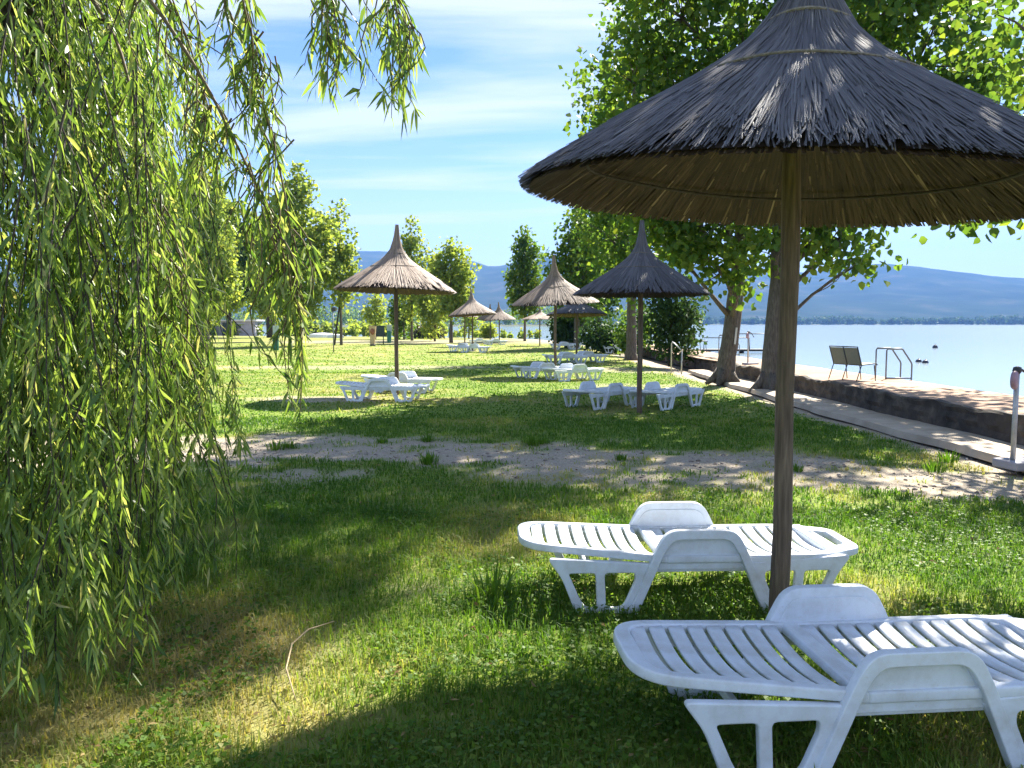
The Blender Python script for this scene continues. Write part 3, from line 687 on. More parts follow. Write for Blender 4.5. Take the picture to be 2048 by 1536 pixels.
# ------------------------------------------------------------------ thatched parasols
PROF = [(.03, 1.44), (.045, 1.30), (.062, 1.14), (.09, .98), (.16, .82), (.29, .67), (.46, .54), (.68, .40), (.95, .235), (1.31, .0)]
pr = np.array(PROF); pl_ = np.concatenate([[0], np.cumsum(np.hypot(np.diff(pr[:, 0]), np.diff(pr[:, 1])))]); pl_ /= pl_[-1]
def prof(t): return np.interp(t, pl_, pr[:, 0]), np.interp(t, pl_, pr[:, 1])
def reed_mesh(n_scale, width, seed, seg=4):
    r = np.random.default_rng(seed); V, F, A = [], [], []
    tiers = [(0.0, .52, 300, .0), (.14, .62, 420, .004), (.30, .78, 700, .008), (.5, .93, 1000, .006), (.62, 1.0, 1100, .002), (.70, 1.02, 700, -.006)]
    b0 = 0
    for t0, t1, n, lift in tiers:
        n = int(n * n_scale)
        a0 = np.sort(r.random(n)) * 2 * np.pi + r.normal(size=n) * .01
        ts = t0 + r.normal(size=n) * .03; te = t1 + r.normal(size=n) * .03 + .03 * (np.sin(a0 * 7 + t0 * 9) + np.sin(a0 * 13 + 2)) * .4
        sk = r.normal(size=n) * .05 + .04 * np.sin(a0 * 9 + t0 * 20)
        sw = width * r.uniform(.6, 1.4, n); lf = lift + r.uniform(-.004, .016, n)
        stations = []
        for k in range(seg + 1):
            q = k / seg; t = np.clip(ts + (te - ts) * q, 0, 1.03); rad, z = prof(np.minimum(t, 1)); over = np.maximum(t - 1, 0) * 1.9
            rad = rad + over * .8; z = z - over * .55
            a = a0 + sk * q; nrm = .5
            lift_k = lf + .012 * q * q * r.random(n)
            rr_ = rad + lift_k * nrm; zz_ = z + lift_k * .85
            ca, sa = np.cos(a), np.sin(a); wk = sw * (1.0 if k < seg else .55) * np.clip(rad / .35, .45, 1)
            ctr = np.stack([rr_ * ca, rr_ * sa, zz_], 1); tang = np.stack([-sa, ca, 0 * a], 1); ridge = np.stack([ca * .5, sa * .5, .85 + 0 * a], 1)
            stations.append(np.stack([ctr - tang * wk[:, None] * .5, ctr + ridge * wk[:, None] * .4, ctr + tang * wk[:, None] * .5], 1))
        st = np.stack(stations, 1)      # n, seg+1, 3, 3
        V.append(st.reshape(-1, 3)); per = (seg + 1) * 3
        base = np.arange(n)[:, None] * per + b0
        fl = [base + np.array([k * 3, k * 3 + 1, k * 3 + 4, k * 3 + 3]) for k in range(seg)] + [base + np.array([k * 3 + 1, k * 3 + 2, k * 3 + 5, k * 3 + 4]) for k in range(seg)]
        F.append(np.concatenate(fl)); va = np.clip(.42 + .2 * r.normal(size=n) + .5 * (fbm(a0 * 4, ts * 9, seed, 3) - .5), 0, 1); A.append(np.tile(va, 2 * seg)); b0 += n * per
    return np.concatenate(V), np.concatenate(F), np.concatenate(A)
def lining_mesh(n_scale, width, seed):
    r = np.random.default_rng(seed); V, F, A = [], [], []
    # solid inner layer
    K = 96; ts = np.linspace(.30, .985, 9); rows = []
    for t in ts:
        rad, z = prof(t); a = np.arange(K) * 2 * np.pi / K
        wob = 1 + .006 * r.normal(size=K)
        rows.append(np.stack([rad * wob * np.cos(a), rad * wob * np.sin(a), np.full(K, z - .028)], 1))
    V.append(np.concatenate(rows)); base = []
    for i in range(len(ts) - 1):
        k = np.arange(K); k2 = (k + 1) % K; base.append(np.stack([i * K + k, i * K + k2, (i + 1) * K + k2, (i + 1) * K + k], 1))
    F.append(np.concatenate(base)); A.append(np.clip(.4 + .1 * r.normal(size=len(F[-1])), 0, 1)); b0 = len(V[0])
    n = int(2600 * n_scale); a = r.random(n) * 2 * np.pi; t0 = r.uniform(.32, .86, n); t1 = np.minimum(t0 + r.uniform(.15, .4, n), 1.0 + .025 * r.random(n)); st = []
    sk = r.normal(size=n) * .03
    for q in (0, .5, 1):
        t = t0 + (t1 - t0) * q; rad, z = prof(np.minimum(t, 1)); z = z - .034 - r.uniform(0, .012, n); aa = a + sk * q
        c = np.stack([rad * np.cos(aa), rad * np.sin(aa), z], 1); tg = np.stack([-np.sin(aa), np.cos(aa), 0 * aa], 1) * (width * .5)
        st += [c - tg, c + tg]
    V.append(np.stack(st, 1).reshape(-1, 3)); bb = np.arange(n)[:, None] * 6 + b0
    F.append(np.concatenate([bb + np.array([0, 1, 3, 2]), bb + np.array([2, 3, 5, 4])])); va = np.clip(.35 + .22 * r.normal(size=n) + .35 * (r.random(n) < .08), 0, 1); A.append(np.concatenate([va, va]))
    return np.concatenate(V), np.concatenate(F), np.concatenate(A)
def ring_mesh(t, lift, rad, sides=48):
    rr_, z = prof(t); mb = MB(); pts = []
    for k in range(sides + 1):
        a = 2 * math.pi * k / sides; w_ = 1 + .012 * math.sin(5 * a)
        pts.append(((rr_ + lift) * w_ * math.cos(a), (rr_ + lift) * w_ * math.sin(a), z + lift + .008 * math.sin(3 * a + 1)))
    mb.tube(pts, rad, 6, cap=False); return mb
def parasol_meshes(ns, w, seed, reed='reed'):
    v, f, a = reed_mesh(ns, w, seed); thatch = np_mesh('thatch', v, f, M[reed], {'v': a})
    v, f, a = lining_mesh(ns, w * 1.1, seed + 1); lining = np_mesh('lining', v, f, M['reed_in'], {'v': a})
    core = MB().lathe([(max(q - .004, .005), z - .02) for q, z in PROF] , 48)
    core = core.mesh('thatch_core', M['reed_in'])
    r1 = ring_mesh(.335, .02, .009).mesh('binding', M['rope']); r2 = ring_mesh(.565, .022, .007).mesh('binding', M['rope'])
    hoop = ring_mesh(.86, -.052, .008).mesh('hoop', M['hoop'])
    rib = MB(); a0 = prof(.36); a1 = prof(.95)
    pts = [(prof(t)[0] - .02, 0, prof(t)[1] - .048) for t in np.linspace(.36, .95, 7)]; rib.tube(pts, .011, 6)
    return thatch, lining, core, [r1, r2], hoop, rib.mesh('rib', M['pole'])
HI = parasol_meshes(2.0, .0098, 301, 'reed_shaded'); LO = parasol_meshes(.45, .024, 303); LO_SHADE = parasol_meshes(.45, .024, 305, 'reed_shaded')
def parasol(x, y, rim, label, ms, sc=1.0, rz=0.0, tilt=(0, 0), flat=1.0, group=None, detail=True):
    root = empty('thatched_parasol', (x, y, 0), rz); tag(root, label, 'parasol', group)
    def part(nm, me, par=root):
        o = link(nm, me, par); return o
    can = part('thatch', ms[0]); can.location = (0, 0, rim); can.scale = (sc, sc, sc * flat); can.rotation_euler = (tilt[0], tilt[1], 0); can['kind'] = 'stuff'
    part('thatch_core', ms[2], can)
    ln = part('lining', ms[1], can); ln['kind'] = 'stuff'
    if detail:
        for q in ms[3]: part('binding', q, can)
        part('hoop', ms[4], can)
    mb = MB(); top = rim + 1.0 * sc * flat; random.seed(int(x * 100))
    pts = [(random.uniform(-.008, .008), random.uniform(-.008, .008), -.15 + (top + .15) * i / 10) for i in range(11)]
    mb.tube(pts, [.047 + .004 * random.random() - .006 * i / 10 for i in range(11)], 12, jit=.05)
    mb.build('pole', M['pole'], root, smooth=True)
    return root
G = 'thatched parasols on the lawn'
parasol(1.395, 3.92, 2.255, 'weathered, shade-toned thatched parasol under overhanging boughs, between two white loungers by the willow', HI, 1.0, .0, (R(2.4), R(3.2)), group=G)
parasol(-2.61, 17.4, 2.36, 'sunlit tan thatched parasol with tall pointed tip over a white lounger pair', LO, 1.0, 1.1, (R(1), R(1.5)), group=G)
parasol(2.29, 13.75, 2.13, 'dark shaded thatched parasol beside the two big poplar trunks', LO_SHADE, .89, 2.0, group=G)
parasol(1.35, 24.1, 2.26, 'tan thatched parasol with ragged edge over the loungers behind the shaded pair', LO, 1.0, .5, (R(2), R(-4)), group=G)
parasol(2.84, 33.8, 2.0, 'flattened dark thatched parasol tucked behind the ragged tan one', LO_SHADE, 1.0, 1.7, (0, R(3)), .72, group=G)
parasol(-2.33, 45.5, 2.15, 'two-toned thatched parasol on the open lawn over a pair of pale loungers', LO, 1.05, 2.6, (0, R(4)), group=G, detail=False)
parasol(-1.08, 66, 1.95, 'small far parasol with thin curved tip by the sandy beach', LO, 1.05, .2, (0, R(-3)), group=G, detail=False)
parasol(-1.95, 69, 2.0, 'far parasol half hidden behind the two-toned one, only its tip standing clear', LO, .95, .9, group=G, detail=False)
parasol(-3.3, 54, 2.1, 'far parasol whose pole stands just behind the two-toned one', LO, .7, .4, group=G, flat=.6, detail=False)
parasol(2.05, 57, 1.95, 'far flat parasol in front of the lake, behind the flattened dark one', LO, 1.0, 1.2, group=G, flat=.6, detail=False)

# ------------------------------------------------------------------ sun loungers
def curve_plate(name, outer, holes, depth, bevel, mat, to='XY'):
    """flat plate with holes and rounded edges; to='XZ' stands it upright"""
    cu = bpy.data.curves.new(name, 'CURVE'); cu.dimensions = '2D'; cu.fill_mode = 'BOTH'; cu.extrude = depth; cu.bevel_depth = bevel; cu.bevel_resolution = 2
    for poly in [outer] + holes:
        sp = cu.splines.new('POLY'); sp.points.add(len(poly) - 1); sp.use_cyclic_u = True
        for p, q in zip(sp.points, poly): p.co = (q[0], q[1], 0, 1)
    ob = bpy.data.objects.new(name, cu); C.objects.link(ob)
    dg = bpy.context.evaluated_depsgraph_get(); me = bpy.data.meshes.new_from_object(ob.evaluated_get(dg))
    C.objects.unlink(ob); bpy.data.objects.remove(ob)
    me.name = name; me.materials.clear(); me.materials.append(mat)
    if to == 'XZ': me.transform(Matrix(((1, 0, 0, 0), (0, 0, -1, 0), (0, 1, 0, 0), (0, 0, 0, 1))))
    return me
def rounded(poly, rad, seg=5):
    out_ = []; n = len(poly)
    for i in range(n):
        p = Vector(poly[i]); a = Vector(poly[i - 1]); b = Vector(poly[(i + 1) % n]); r_ = rad[i] if hasattr(rad, '__len__') else rad
        u = (a - p); v = (b - p); r_ = min(r_, u.length * .48, v.length * .48); p0 = p + u.normalized() * r_; p1 = p + v.normalized() * r_
        for k in range(seg + 1):
            t = k / seg; out_.append(tuple(p0 * (1 - t) ** 2 + p * 2 * t * (1 - t) + p1 * t ** 2))
    return out_
W2 = M['white']
# leg plate (foot on the ground at z=0), x measured from the lounger's middle
leg_o = rounded([(-.84, .322), (-.24, .285), (-.285, .20), (-.375, .0), (-.68, .0), (-.765, .22)], [.02, .02, .03, .03, .03, .05])
leg_h = [rounded([(-.745, .25), (-.578, .25), (-.566, .04), (-.64, .04), (-.675, .09)], [.03, .03, .035, .035, .04]),
         rounded([(-.542, .25), (-.36, .25), (-.355, .20), (-.425, .04), (-.532, .04)], [.03, .03, .04, .04, .035])]
LEG_L = curve_plate('leg', leg_o, leg_h, .010, .007, W2, 'XZ')
LEG_R = curve_plate('leg', [(-x, y) for x, y in leg_o][::-1], [[(-x, y) for x, y in h][::-1] for h in leg_h], .010, .007, W2, 'XZ')
arch_o = rounded([(-.405, -.008), (-.255, .345), (-.19, .465), (.19, .465), (.255, .345), (.405, -.008), (.362, -.008), (.215, .338), (.160, .424), (-.160, .424), (-.215, .338), (-.362, -.008)],
                 [.01, .1, .09, .09, .1, .01, .01, .08, .05, .05, .08, .01])
ARCH = curve_plate('armrest', arch_o, [], .017, .005, W2, 'XZ')
PANEL = curve_plate('armrest_panel', rounded([(-.26, .245), (-.18, .425), (.18, .425), (.26, .245)], [.01, .06, .06, .01]), [], .004, .003, W2, 'XZ')
BW = lambda x, e=0.0: .325 - .085 * max(0.0, min(1.0, (-.19 - x) / .8)) - e
back_o = rounded([(-.99, -.24), (-.19, -.325), (-.19, .325), (-.99, .24)], [.17, .01, .01, .17], 8)
back_h = rounded([(-.935, -.216), (-.215, -.293), (-.215, .293), (-.935, .216)], [.10, .01, .01, .10], 6)
BACK = curve_plate('backrest', back_o, [back_h], .013, .008, W2)
seat_o = rounded([(-.185, -.325), (.70, -.325), (.965, -.20), (.965, .20), (.70, .325), (-.185, .325)], [.01, .12, .07, .07, .12, .01], 7)
seat_h = [rounded([(-.16, -.295), (.66, -.295), (.765, -.245), (.765, .245), (.66, .295), (-.16, .295)], [.01, .05, .04, .04, .05, .01]),
          rounded([(.835, -.17), (.915, -.13), (.915, .13), (.835, .17)], .025)]
SEAT = curve_plate('seat_frame', seat_o, seat_h, .013, .008, W2)
def slat_mesh(wx, half=.300):
    mb = MB(); n = 11; V = []; F = []
    sec = [(-wx / 2, -.006), (-wx / 2, .004), (-wx / 2 + .006, .009), (wx / 2 - .006, .009), (wx / 2, .004), (wx / 2, -.006)]
    for i in range(n):
        y = -half + 2 * half * i / (n - 1); z = -.032 * (1 - (y / half) ** 2)
        for x, dz in sec: V.append((x, y, z + dz))
    for i in range(n - 1):
        for k in range(6): F.append((6 * i + k, 6 * i + 6 + k, 6 * i + 6 + (k + 1) % 6, 6 * i + (k + 1) % 6))
    F.append(tuple(range(6))); F.append(tuple((n - 1) * 6 + k for k in range(5, -1, -1)))
    return mb.add(V, F)
SLAT = slat_mesh(.065).mesh('slat', W2, True)
bx_ = [-.878 + .0843 * i for i in range(8)]; sx_ = [-.115 + .0843 * i for i in range(11)]
def deck(xs_):
    d = MB(); s = slat_mesh(.065)
    for x in xs_: d.add(np.concatenate(s.v) * np.array([1, BW(x) / .325, 1]) + np.array([x, 0, 0]), s.f)
    return d.mesh('slatted_deck', W2, True)
DECK_B = deck(bx_); DECK_S = deck(sx_)
RAIL = MB().box((0, 0, .25), (.60, .016, .05), bev=.006).mesh('side_rail', W2)
CROSS = MB().box((0, 0, 0), (.03, .58, .035), bev=.006).mesh('cross_bar', W2)
def lounger(x, y, rz, label, full, tilt=4.5, group='white plastic sun loungers', scale=1.0):
    root = empty('sun_lounger', (x, y, 0), R(rz)); tag(root, label, 'sun lounger', group); root.scale = (scale,) * 3
    for s in (-1, 1):
        for me in (LEG_L, LEG_R): o = link('leg', me, root, (0, s * .318, -.012))
        link('armrest', ARCH, root, (0, s * .332, 0))
        o = link('armrest_panel', PANEL, root, (0, s * .312, 0))
        link('side_rail', RAIL, root, (0, s * .300, 0))
    sf = link('seat_frame', SEAT, root, (0, 0, .302))
    bk = link('backrest', BACK, root, (0, 0, 0)); bk.location = (-.19, 0, .302); bk.rotation_euler = (0, R(tilt), 0)
    bk.location = Vector((-.19, 0, .302)) - Matrix.Rotation(R(tilt), 3, 'Y') @ Vector((-.19, 0, 0))
    if full:
        for q in bx_: link('slat', SLAT, bk, (q, 0, .008)).scale = (1, BW(q) / .325, 1)
        for q in sx_: link('slat', SLAT, sf, (q, 0, .008))
        for q in (-.62, .05, .6): link('cross_bar', CROSS, root, (q, 0, .235))
    else:
        link('slatted_deck', DECK_B, bk, (0, 0, .012)); link('slatted_deck', DECK_S, sf, (0, 0, .012))
    return root
lounger(1.40, 2.93, 5.0, 'white slatted lounger, dappled with light, on the near side of the weathered parasol pole', True)
lounger(1.03, 4.50, 2.5, 'white slatted lounger behind the weathered parasol pole, its head end in the sun', True)
lounger(-2.72, 16.2, -6, 'white lounger in bright sun in front of the sunlit tan parasol pole', False)
lounger(-2.62, 18.3, -12, 'white lounger behind the sunlit tan parasol pole', False)
lounger(1.75, 15.0, 48, 'shaded lounger under the dark parasol, on the sunnier lawn side of its pole', False)
lounger(3.0, 14.85, 46, 'shaded lounger under the dark parasol, on the poplar trunk side of its pole', False)
lounger(.92, 22.9, 22, 'white lounger with its head end to the open lawn under the ragged tan parasol', False)
lounger(1.75, 22.0, 30, 'white lounger on the promenade side of the ragged tan parasol pole', False)
lounger(2.2, 31.2, 10, 'pale lounger under the flattened dark parasol, toward the open lawn', False)
lounger(3.1, 32.4, 15, 'pale lounger under the flattened dark parasol, toward the promenade', False)
lounger(-2.9, 45.6, -8, 'pale lounger behind the two-toned parasol pole', False)
lounger(-2.15, 43.8, -5, 'pale lounger in front of the two-toned parasol pole', False)
lounger(-2.6, 61.5, 10, 'tiny far lounger by the small parasol with the curved tip', False)
lounger(-1.3, 60.0, 15, 'tiny far lounger lying in shade before the sandy beach', False)
lounger(3.3, 49, 5, 'far pale lounger in shade before the rounded dark bush', False)
lounger(4.6, 50, 15, 'far pale lounger close to the low dark bush', False)
lounger(6.0, 43, -20, 'lone far lounger at the lawn edge beside the promenade wall', False)

# ------------------------------------------------------------------ promenade furniture
def bench(x, y, z, rz, label, sc=1.0, name='bench', seats=2, cat='bench'):
    root = empty(name, (x, y, z), R(rz)); tag(root, label, cat); root.scale = (sc,) * 3
    wd = .52 * seats; h0 = .42
    for i in range(seats):
        c = -wd / 2 + .26 + i * .52
        V = []; 
        s = MB(); s.box((c, .0, h0 + .012), (.47, .46, .014), Matrix.Rotation(R(6), 3, 'X'), .004); s.build('seat', M['mesh_fabric'], root)
        s = MB(); s.box((c, -.325, h0 + .23), (.47, .014, .47), Matrix.Rotation(R(18), 3, 'X'), .004); s.build('backrest', M['mesh_fabric'], root)
    for i in range(seats + 1):
        c = -wd / 2 + i * .52
        f = MB(); f.tube([(c, -.405, h0 + .48), (c, -.25, h0), (c, .22, h0 + .04), (c, .26, h0 + .0)], .016, 7); f.build('side_frame', M['dark_metal'], root, True)
        for (ya, yb) in ((-.25, -.40), (.16, .22)):
            l = MB(); l.tube([(c, ya, h0), (c, yb, 0)], .013, 7); l.build('leg', M['dark_metal'], root, True)
    for yy, zz_ in ((-.405, h0 + .48), (-.245, h0), (.23, h0 + .03)):
        l = MB(); l.tube([(-wd / 2, yy, zz_), (wd / 2, yy, zz_)], .014, 7); l.build('cross_rail', M['dark_metal'], root, True)
    return root
bench(7.40, 16.6, .40, -72, 'dark metal double bench with olive mesh backs facing the water', .80)
bench(8.0, 33.0, .40, -78, 'single dark chair on the far promenade near the jetty', 1.05, 'garden_chair', 1, 'chair')
def ladder(x, y, z, rz, label, sc=1.0):
    root = empty('swim_ladder', (x, y, z), R(rz)); tag(root, label, 'ladder', 'swimming ladders at the promenade edge'); root.scale = (sc * .7, sc, sc)
    for s in (-.24, .24):
        f = MB(); f.tube([(-.28, s, -.02), (-.28, s, .62), (-.25, s, .66), (.18, s, .66), (.22, s, .645), (.50, s, .36), (.52, s, .32), (.52, s, -1.0)], .021, 8); f.build('handrail', M['metal'], root, True)
    for k in range(3):
        r_ = MB(); r_.tube([(.52, -.24, -.1 - .25 * k), (.52, .24, -.1 - .25 * k)], .017, 6); r_.build('rung', M['metal'], root, True)
    b_ = MB(); b_.tube([(-.28, -.24, .02), (.5, -.24, .02)], .018, 6); b_.build('foot_rail', M['metal'], root, True)
    return root
ladder(8.35, 17.0, .40, 0, 'grey tubular swimming ladder beside the double bench')
ladder(8.35, 30.0, .40, 0, 'far grey swimming ladder in front of the single chair', 1.15)

def tap_post(x, y, z, rz, label, sc=1.0):
    root = empty('tap_post', (x, y, z), R(rz)); tag(root, label, 'tap post', 'tap posts by the promenade'); root.scale = (sc,) * 3
    p = MB(); p.tube([(0, 0, 0), (0, 0, 1.04)], .028, 10); p.build('pole', M['metal_pale'], root, True)
    b_ = MB(); b_.box((.10, 0, -.0), (.42, .36, .10), bev=.02); b_.build('base', M['shed'], root)
    d = MB(); d.lathe([(.0, -.025), (.09, -.025), (.105, -.01), (.105, .01), (.09, .025), (.0, .025)], 20)
    o = d.build('dial', M['pink'], root, True); o.location = (-.06, -.035, .95); o.rotation_euler = (R(90), 0, R(35))
    c_ = MB(); c_.lathe([(.03, -.03), (.05, 0), (.04, .04), (.0, .055)], 12); o = c_.build('cap', M['dark_metal'], root, True); o.location = (0, 0, 1.05)
    a = MB(); a.tube([(0, 0, 1.05), (.07, .01, 1.06), (.13, .01, 1.02), (.20, .01, .93), (.22, .01, .90)], [.016, .014, .012, .011, .018], 7); a.build('spout', M['dark_metal'], root, True)
    return root
tap_post(5.62, 8.55, .03, 10, 'grey tap post with round purple dial standing on the pale path')
tap_post(7.05, 23.0, .40, 20, 'far tap post on the promenade seen between the two big trunks', .9)
root = empty('handrail', (5.30, 25.6, 0), R(-60)); tag(root, 'slim pale metal handrail with bent top beside the dark bush', 'handrail')
mb = MB(); mb.tube([(0, 0, -.05), (0, 0, .95), (.04, 0, 1.0), (.12, 0, .97), (.52, 0, .72)], .022, 8); mb.build('rail', M['metal_pale'], root, True)
mb = MB(); mb.tube([(.50, 0, -.05), (.50, 0, .72)], .022, 8); mb.build('post', M['metal_pale'], root, True)

# jetty
root = empty('jetty', (14, 51, -.3), 0); tag(root, 'thin dark floating jetty with tall tubular railing out on the water', 'jetty')
MB().box((0, 0, .18), (8.6, 1.1, .14), bev=.02).build('deck', M['dark_metal'], root)
for q in (-3.2, -1, 1.2, 3.2):
    MB().tube([(q, 0, -.5), (q, 0, .11)], .16, 10).build('float', M['buoy'], root, True)
mb = MB(); mb.tube([(.9, .3, .25), (.9, .3, 1.25), (3.9, .3, 1.25), (3.9, .3, .25)], .035, 7); mb.build('railing', M['metal'], root, True)
mb = MB(); mb.tube([(-1.4, -.4, .25), (-1.4, -.4, 1.0), (1.6, -.4, 1.0), (1.6, -.4, .25)], .035, 7); mb.build('railing', M['metal'], root, True)

def buoy(x, y, s, label, tall=1.0):
    root = empty('buoy', (x, y, -.3)); tag(root, label, 'buoy', 'dark buoys on the lake'); root.scale = (s, s, s * tall)
    MB().lathe([(.0, -.35), (.3, -.3), (.48, -.1), (.5, .1), (.42, .32), (.25, .46), (.08, .52), (.0, .53)], 18).build('float', M['buoy'], root, True)
    MB().lathe([(.06, .5), (.07, .58), (.05, .66), (.0, .68)], 10).build('eye', M['dark_metal'], root, True)
buoy(33.5, 61, .40, 'egg-shaped dark buoy floating alone on the lake', 1.25)
buoy(20.4, 38.6, .30, 'first of two small round dark buoys floating side by side')
buoy(20.2, 37.6, .30, 'second of two small round dark buoys, closer to the bank')

# ------------------------------------------------------------------ lawn furniture far off
def bin_(x, y, s, label):
    root = empty('litter_bin', (x, y, 0)); tag(root, label, 'litter bin', 'teal litter bins on the lawn'); root.scale = (s,) * 3
    MB().lathe([(.16, .0), (.175, .02), (.18, .5), (.185, .98), (.19, 1.0), (.17, 1.0), (.165, .6)], 20, close=False).build('body', M['teal'], root, True)
    MB().lathe([(.185, .93), (.192, .935), (.192, .97), (.185, .975)], 20).build('rim_band', M['teal'], root, True)
    MB().tube([(0, .2, -.1), (0, .2, 1.5)], .03, 8).build('post', M['metal'], root, True)
    MB().box((0, .16, 1.25), (.42, .03, .5), bev=.01).build('sign_plate', M['lid_pale'], root)
bin_(-14.25, 46.5, 1.0, 'teal litter bin with pale plate under the bushy young poplar')
bin_(-10.35, 65, 1.02, 'teal litter bin beside the tan parasol pole and the dark notice board')
bin_(-7.0, 87.5, 1.1, 'tiny teal litter bin at the edge of the sandy beach')
root = empty('lamp_pole', (-10.05, 43.4, 0)); tag(root, 'thin pole with a small dark box head on the open lawn', 'lamp')
MB().tube([(0, 0, -.1), (0, 0, 2.35)], [.035, .025], 8).build('pole', M['metal'], root, True)
MB().box((.05, 0, 2.42), (.26, .2, .24), bev=.02).build('lamp_head', M['dark_metal'], root)
root = empty('notice_board', (-10.6, 60.5, 0)); tag(root, 'dark green notice board standing on two posts', 'notice board')
MB().box((0, 0, 1.05), (1.25, .06, .85), bev=.015).build('panel', M['board'], root)
for s in (-.5, .5): MB().tube([(s, .05, -.1), (s, .05, 1.5)], .04, 8).build('post', M['board'], root, True)
root = empty('wooden_post', (-10.15, 56.2, 0)); tag(root, 'tan tapering wooden post with round red brown plaque before the notice board', 'post')
mb = MB(); mb.add([(-.13, -.06, 0), (.13, -.06, 0), (.13, .06, 0), (-.13, .06, 0), (-.26, -.06, 1.45), (.26, -.06, 1.45), (.26, .06, 1.45), (-.26, .06, 1.45)],
                  [(0, 3, 2, 1), (4, 5, 6, 7), (0, 1, 5, 4), (1, 2, 6, 5), (2, 3, 7, 6), (3, 0, 4, 7)]); mb.build('plank', M['tanwood'], root)
o = MB().lathe([(0, -.02), (.16, -.02), (.17, 0), (.16, .02), (0, .02)], 18).build('plaque', M['redbrown'], root, True); o.location = (0, -.07, 1.05); o.rotation_euler = (R(90), 0, 0); o.scale = (1, 1.4, 1)
MB().box((0, -.02, .04), (.36, .3, .16), bev=.03).build('foot', M['dark_metal'], root)
root = empty('low_shed', (-41.5, 112, 0)); tag(root, 'long low grey shed with pale flat roof behind the trees', 'shed')
MB().box((0, 0, .95), (9.5, 3.2, 2.1)).build('wall', M['shed'], root)
MB().box((0, 0, 2.1), (10.2, 3.8, .22), bev=.03).build('roof', M['shed_roof'], root)
for q in (-3.4, -1.4, 2.4):
    f = MB().box((q, -1.62, 1.25), (1.0, .06, .8)).build('window', M['shed_roof'], root); MB().box((q, -1.66, 1.25), (.86, .03, .66)).build('pane', M['pane'], f)
d = MB().box((.6, -1.62, .85), (.95, .06, 1.9)).build('door', M['board'], root)
def boat(x, y, rz, s, label):
    root = empty('rowing_boat', (x, y, 0), R(rz)); tag(root, label, 'boat', 'upturned boats by the beach'); root.scale = (s,) * 3
    V = []; F = []; n = 11
    for i in range(n):
        t = -1 + 2 * i / (n - 1); wd = .6 * (1 - abs(t) ** 2.6) + .03; h = .55 * (1 - .35 * t * t)
        for k in range(9):
            a = math.pi * k / 8; V.append((t * 1.6, math.cos(a) * wd, math.sin(a) ** .7 * h))
    for i in range(n - 1):
        for k in range(8): F.append((9 * i + k, 9 * i + 9 + k, 9 * i + 10 + k, 9 * i + k + 1))
    MB().add(V, F).build('hull', M['boat'], root, True)
    MB().tube([(-1.55, 0, .36), (0, 0, .57), (1.55, 0, .36)], .03, 6).build('keel', M['boat'], root, True)
boat(-22.6, 92, 20, 1.0, 'upturned white rowing boat by the far water behind thin stems')
boat(-20.6, 90, -30, .8, 'smaller upturned white boat lying close to the lamp pole line')

# ------------------------------------------------------------------ grass
def blades(n, y0, y1, lo, hi, wd, seed, thin=1.0, pw=1.0):
    r = np.random.default_rng(seed)
    y = y0 + (y1 - y0) * r.random(n) ** pw; x = (r.random(n) * 2 - 1) * (y * .78 + .6)
    k = (inland(x, y) > 1.5) & ((x < 5.78) | (y > 47)); x, y = x[k], y[k]
    d = dirt(x, y); tuft = fbm(x * 5, y * 5, 81, 2); k = r.random(len(x)) < np.clip(1.05 - d * 1.12 + .22 * (tuft > .60), 0, 1) * (.45 + .85 * tuft); x, y, d, tuft = x[k], y[k], d[k], tuft[k]
    n = len(x); z = gheight(x, y) - .005
    dry = np.clip(dryness(x, y) + d * .5 + .16 * r.normal(size=n), 0, 1)
    L_ = (lo + (hi - lo) * r.random(n) ** 1.4) * (.6 + .8 * fbm(x * 1.6, y * 1.6, 83, 3)) * (1 - .35 * d)
    a = r.random(n) * 2 * np.pi; lean = r.uniform(.15, 1.1, n)
    dx_, dy_ = np.cos(a), np.sin(a); sx2, sy2 = -dy_, dx_; w = wd * r.uniform(.6, 1.4, n)
    b = np.stack([x, y, z], 1); D = np.stack([dx_, dy_, 0 * a], 1); S = np.stack([sx2, sy2, 0 * a], 1) * w[:, None]
    mid = b + D * (lean * L_ * .3)[:, None] + np.array([0, 0, 1]) * (L_ * .6)[:, None]
    tip = b + D * (lean * L_ * .85)[:, None] + np.array([0, 0, 1]) * (L_ * np.clip(1.05 - lean * .45, .3, 1))[:, None]
    v = np.stack([b - S * .5, b + S * .5, mid + S * .42, mid - S * .42, tip + S * .06, tip - S * .06], 1).reshape(-1, 3)
    i = np.arange(n)[:, None] * 6; f = np.concatenate([i + np.array([0, 1, 2, 3]), i + np.array([3, 2, 4, 5])])
    return v, f, np.concatenate([dry, dry])
M['grass'] = leaf_mat('grass_blade', [(0, (.055, .13, .012)), (.35, (.11, .20, .02)), (.65, (.21, .27, .05)), (1, (.36, .30, .12))], (1.6, 1.6, .8), .42, .55, .25)
parts = [blades(170000, 2.0, 6.5, .025, .10, .0052, 101), blades(120000, 6.0, 13, .03, .09, .010, 102), blades(80000, 12, 26, .025, .06, .022, 103), blades(45000, 25, 62, .03, .07, .05, 104)]
off = 0; V, F, A = [], [], []
for v, f, a in parts: V.append(v); F.append(f + off); A.append(a); off += len(v)
o = link('lawn_grass', np_mesh('lawn_grass', np.concatenate(V), np.concatenate(F), M['grass'], {'v': np.concatenate(A)}))
tag(o, 'short lawn grass, green in the shade and straw-yellow where worn', 'grass', kind='stuff')

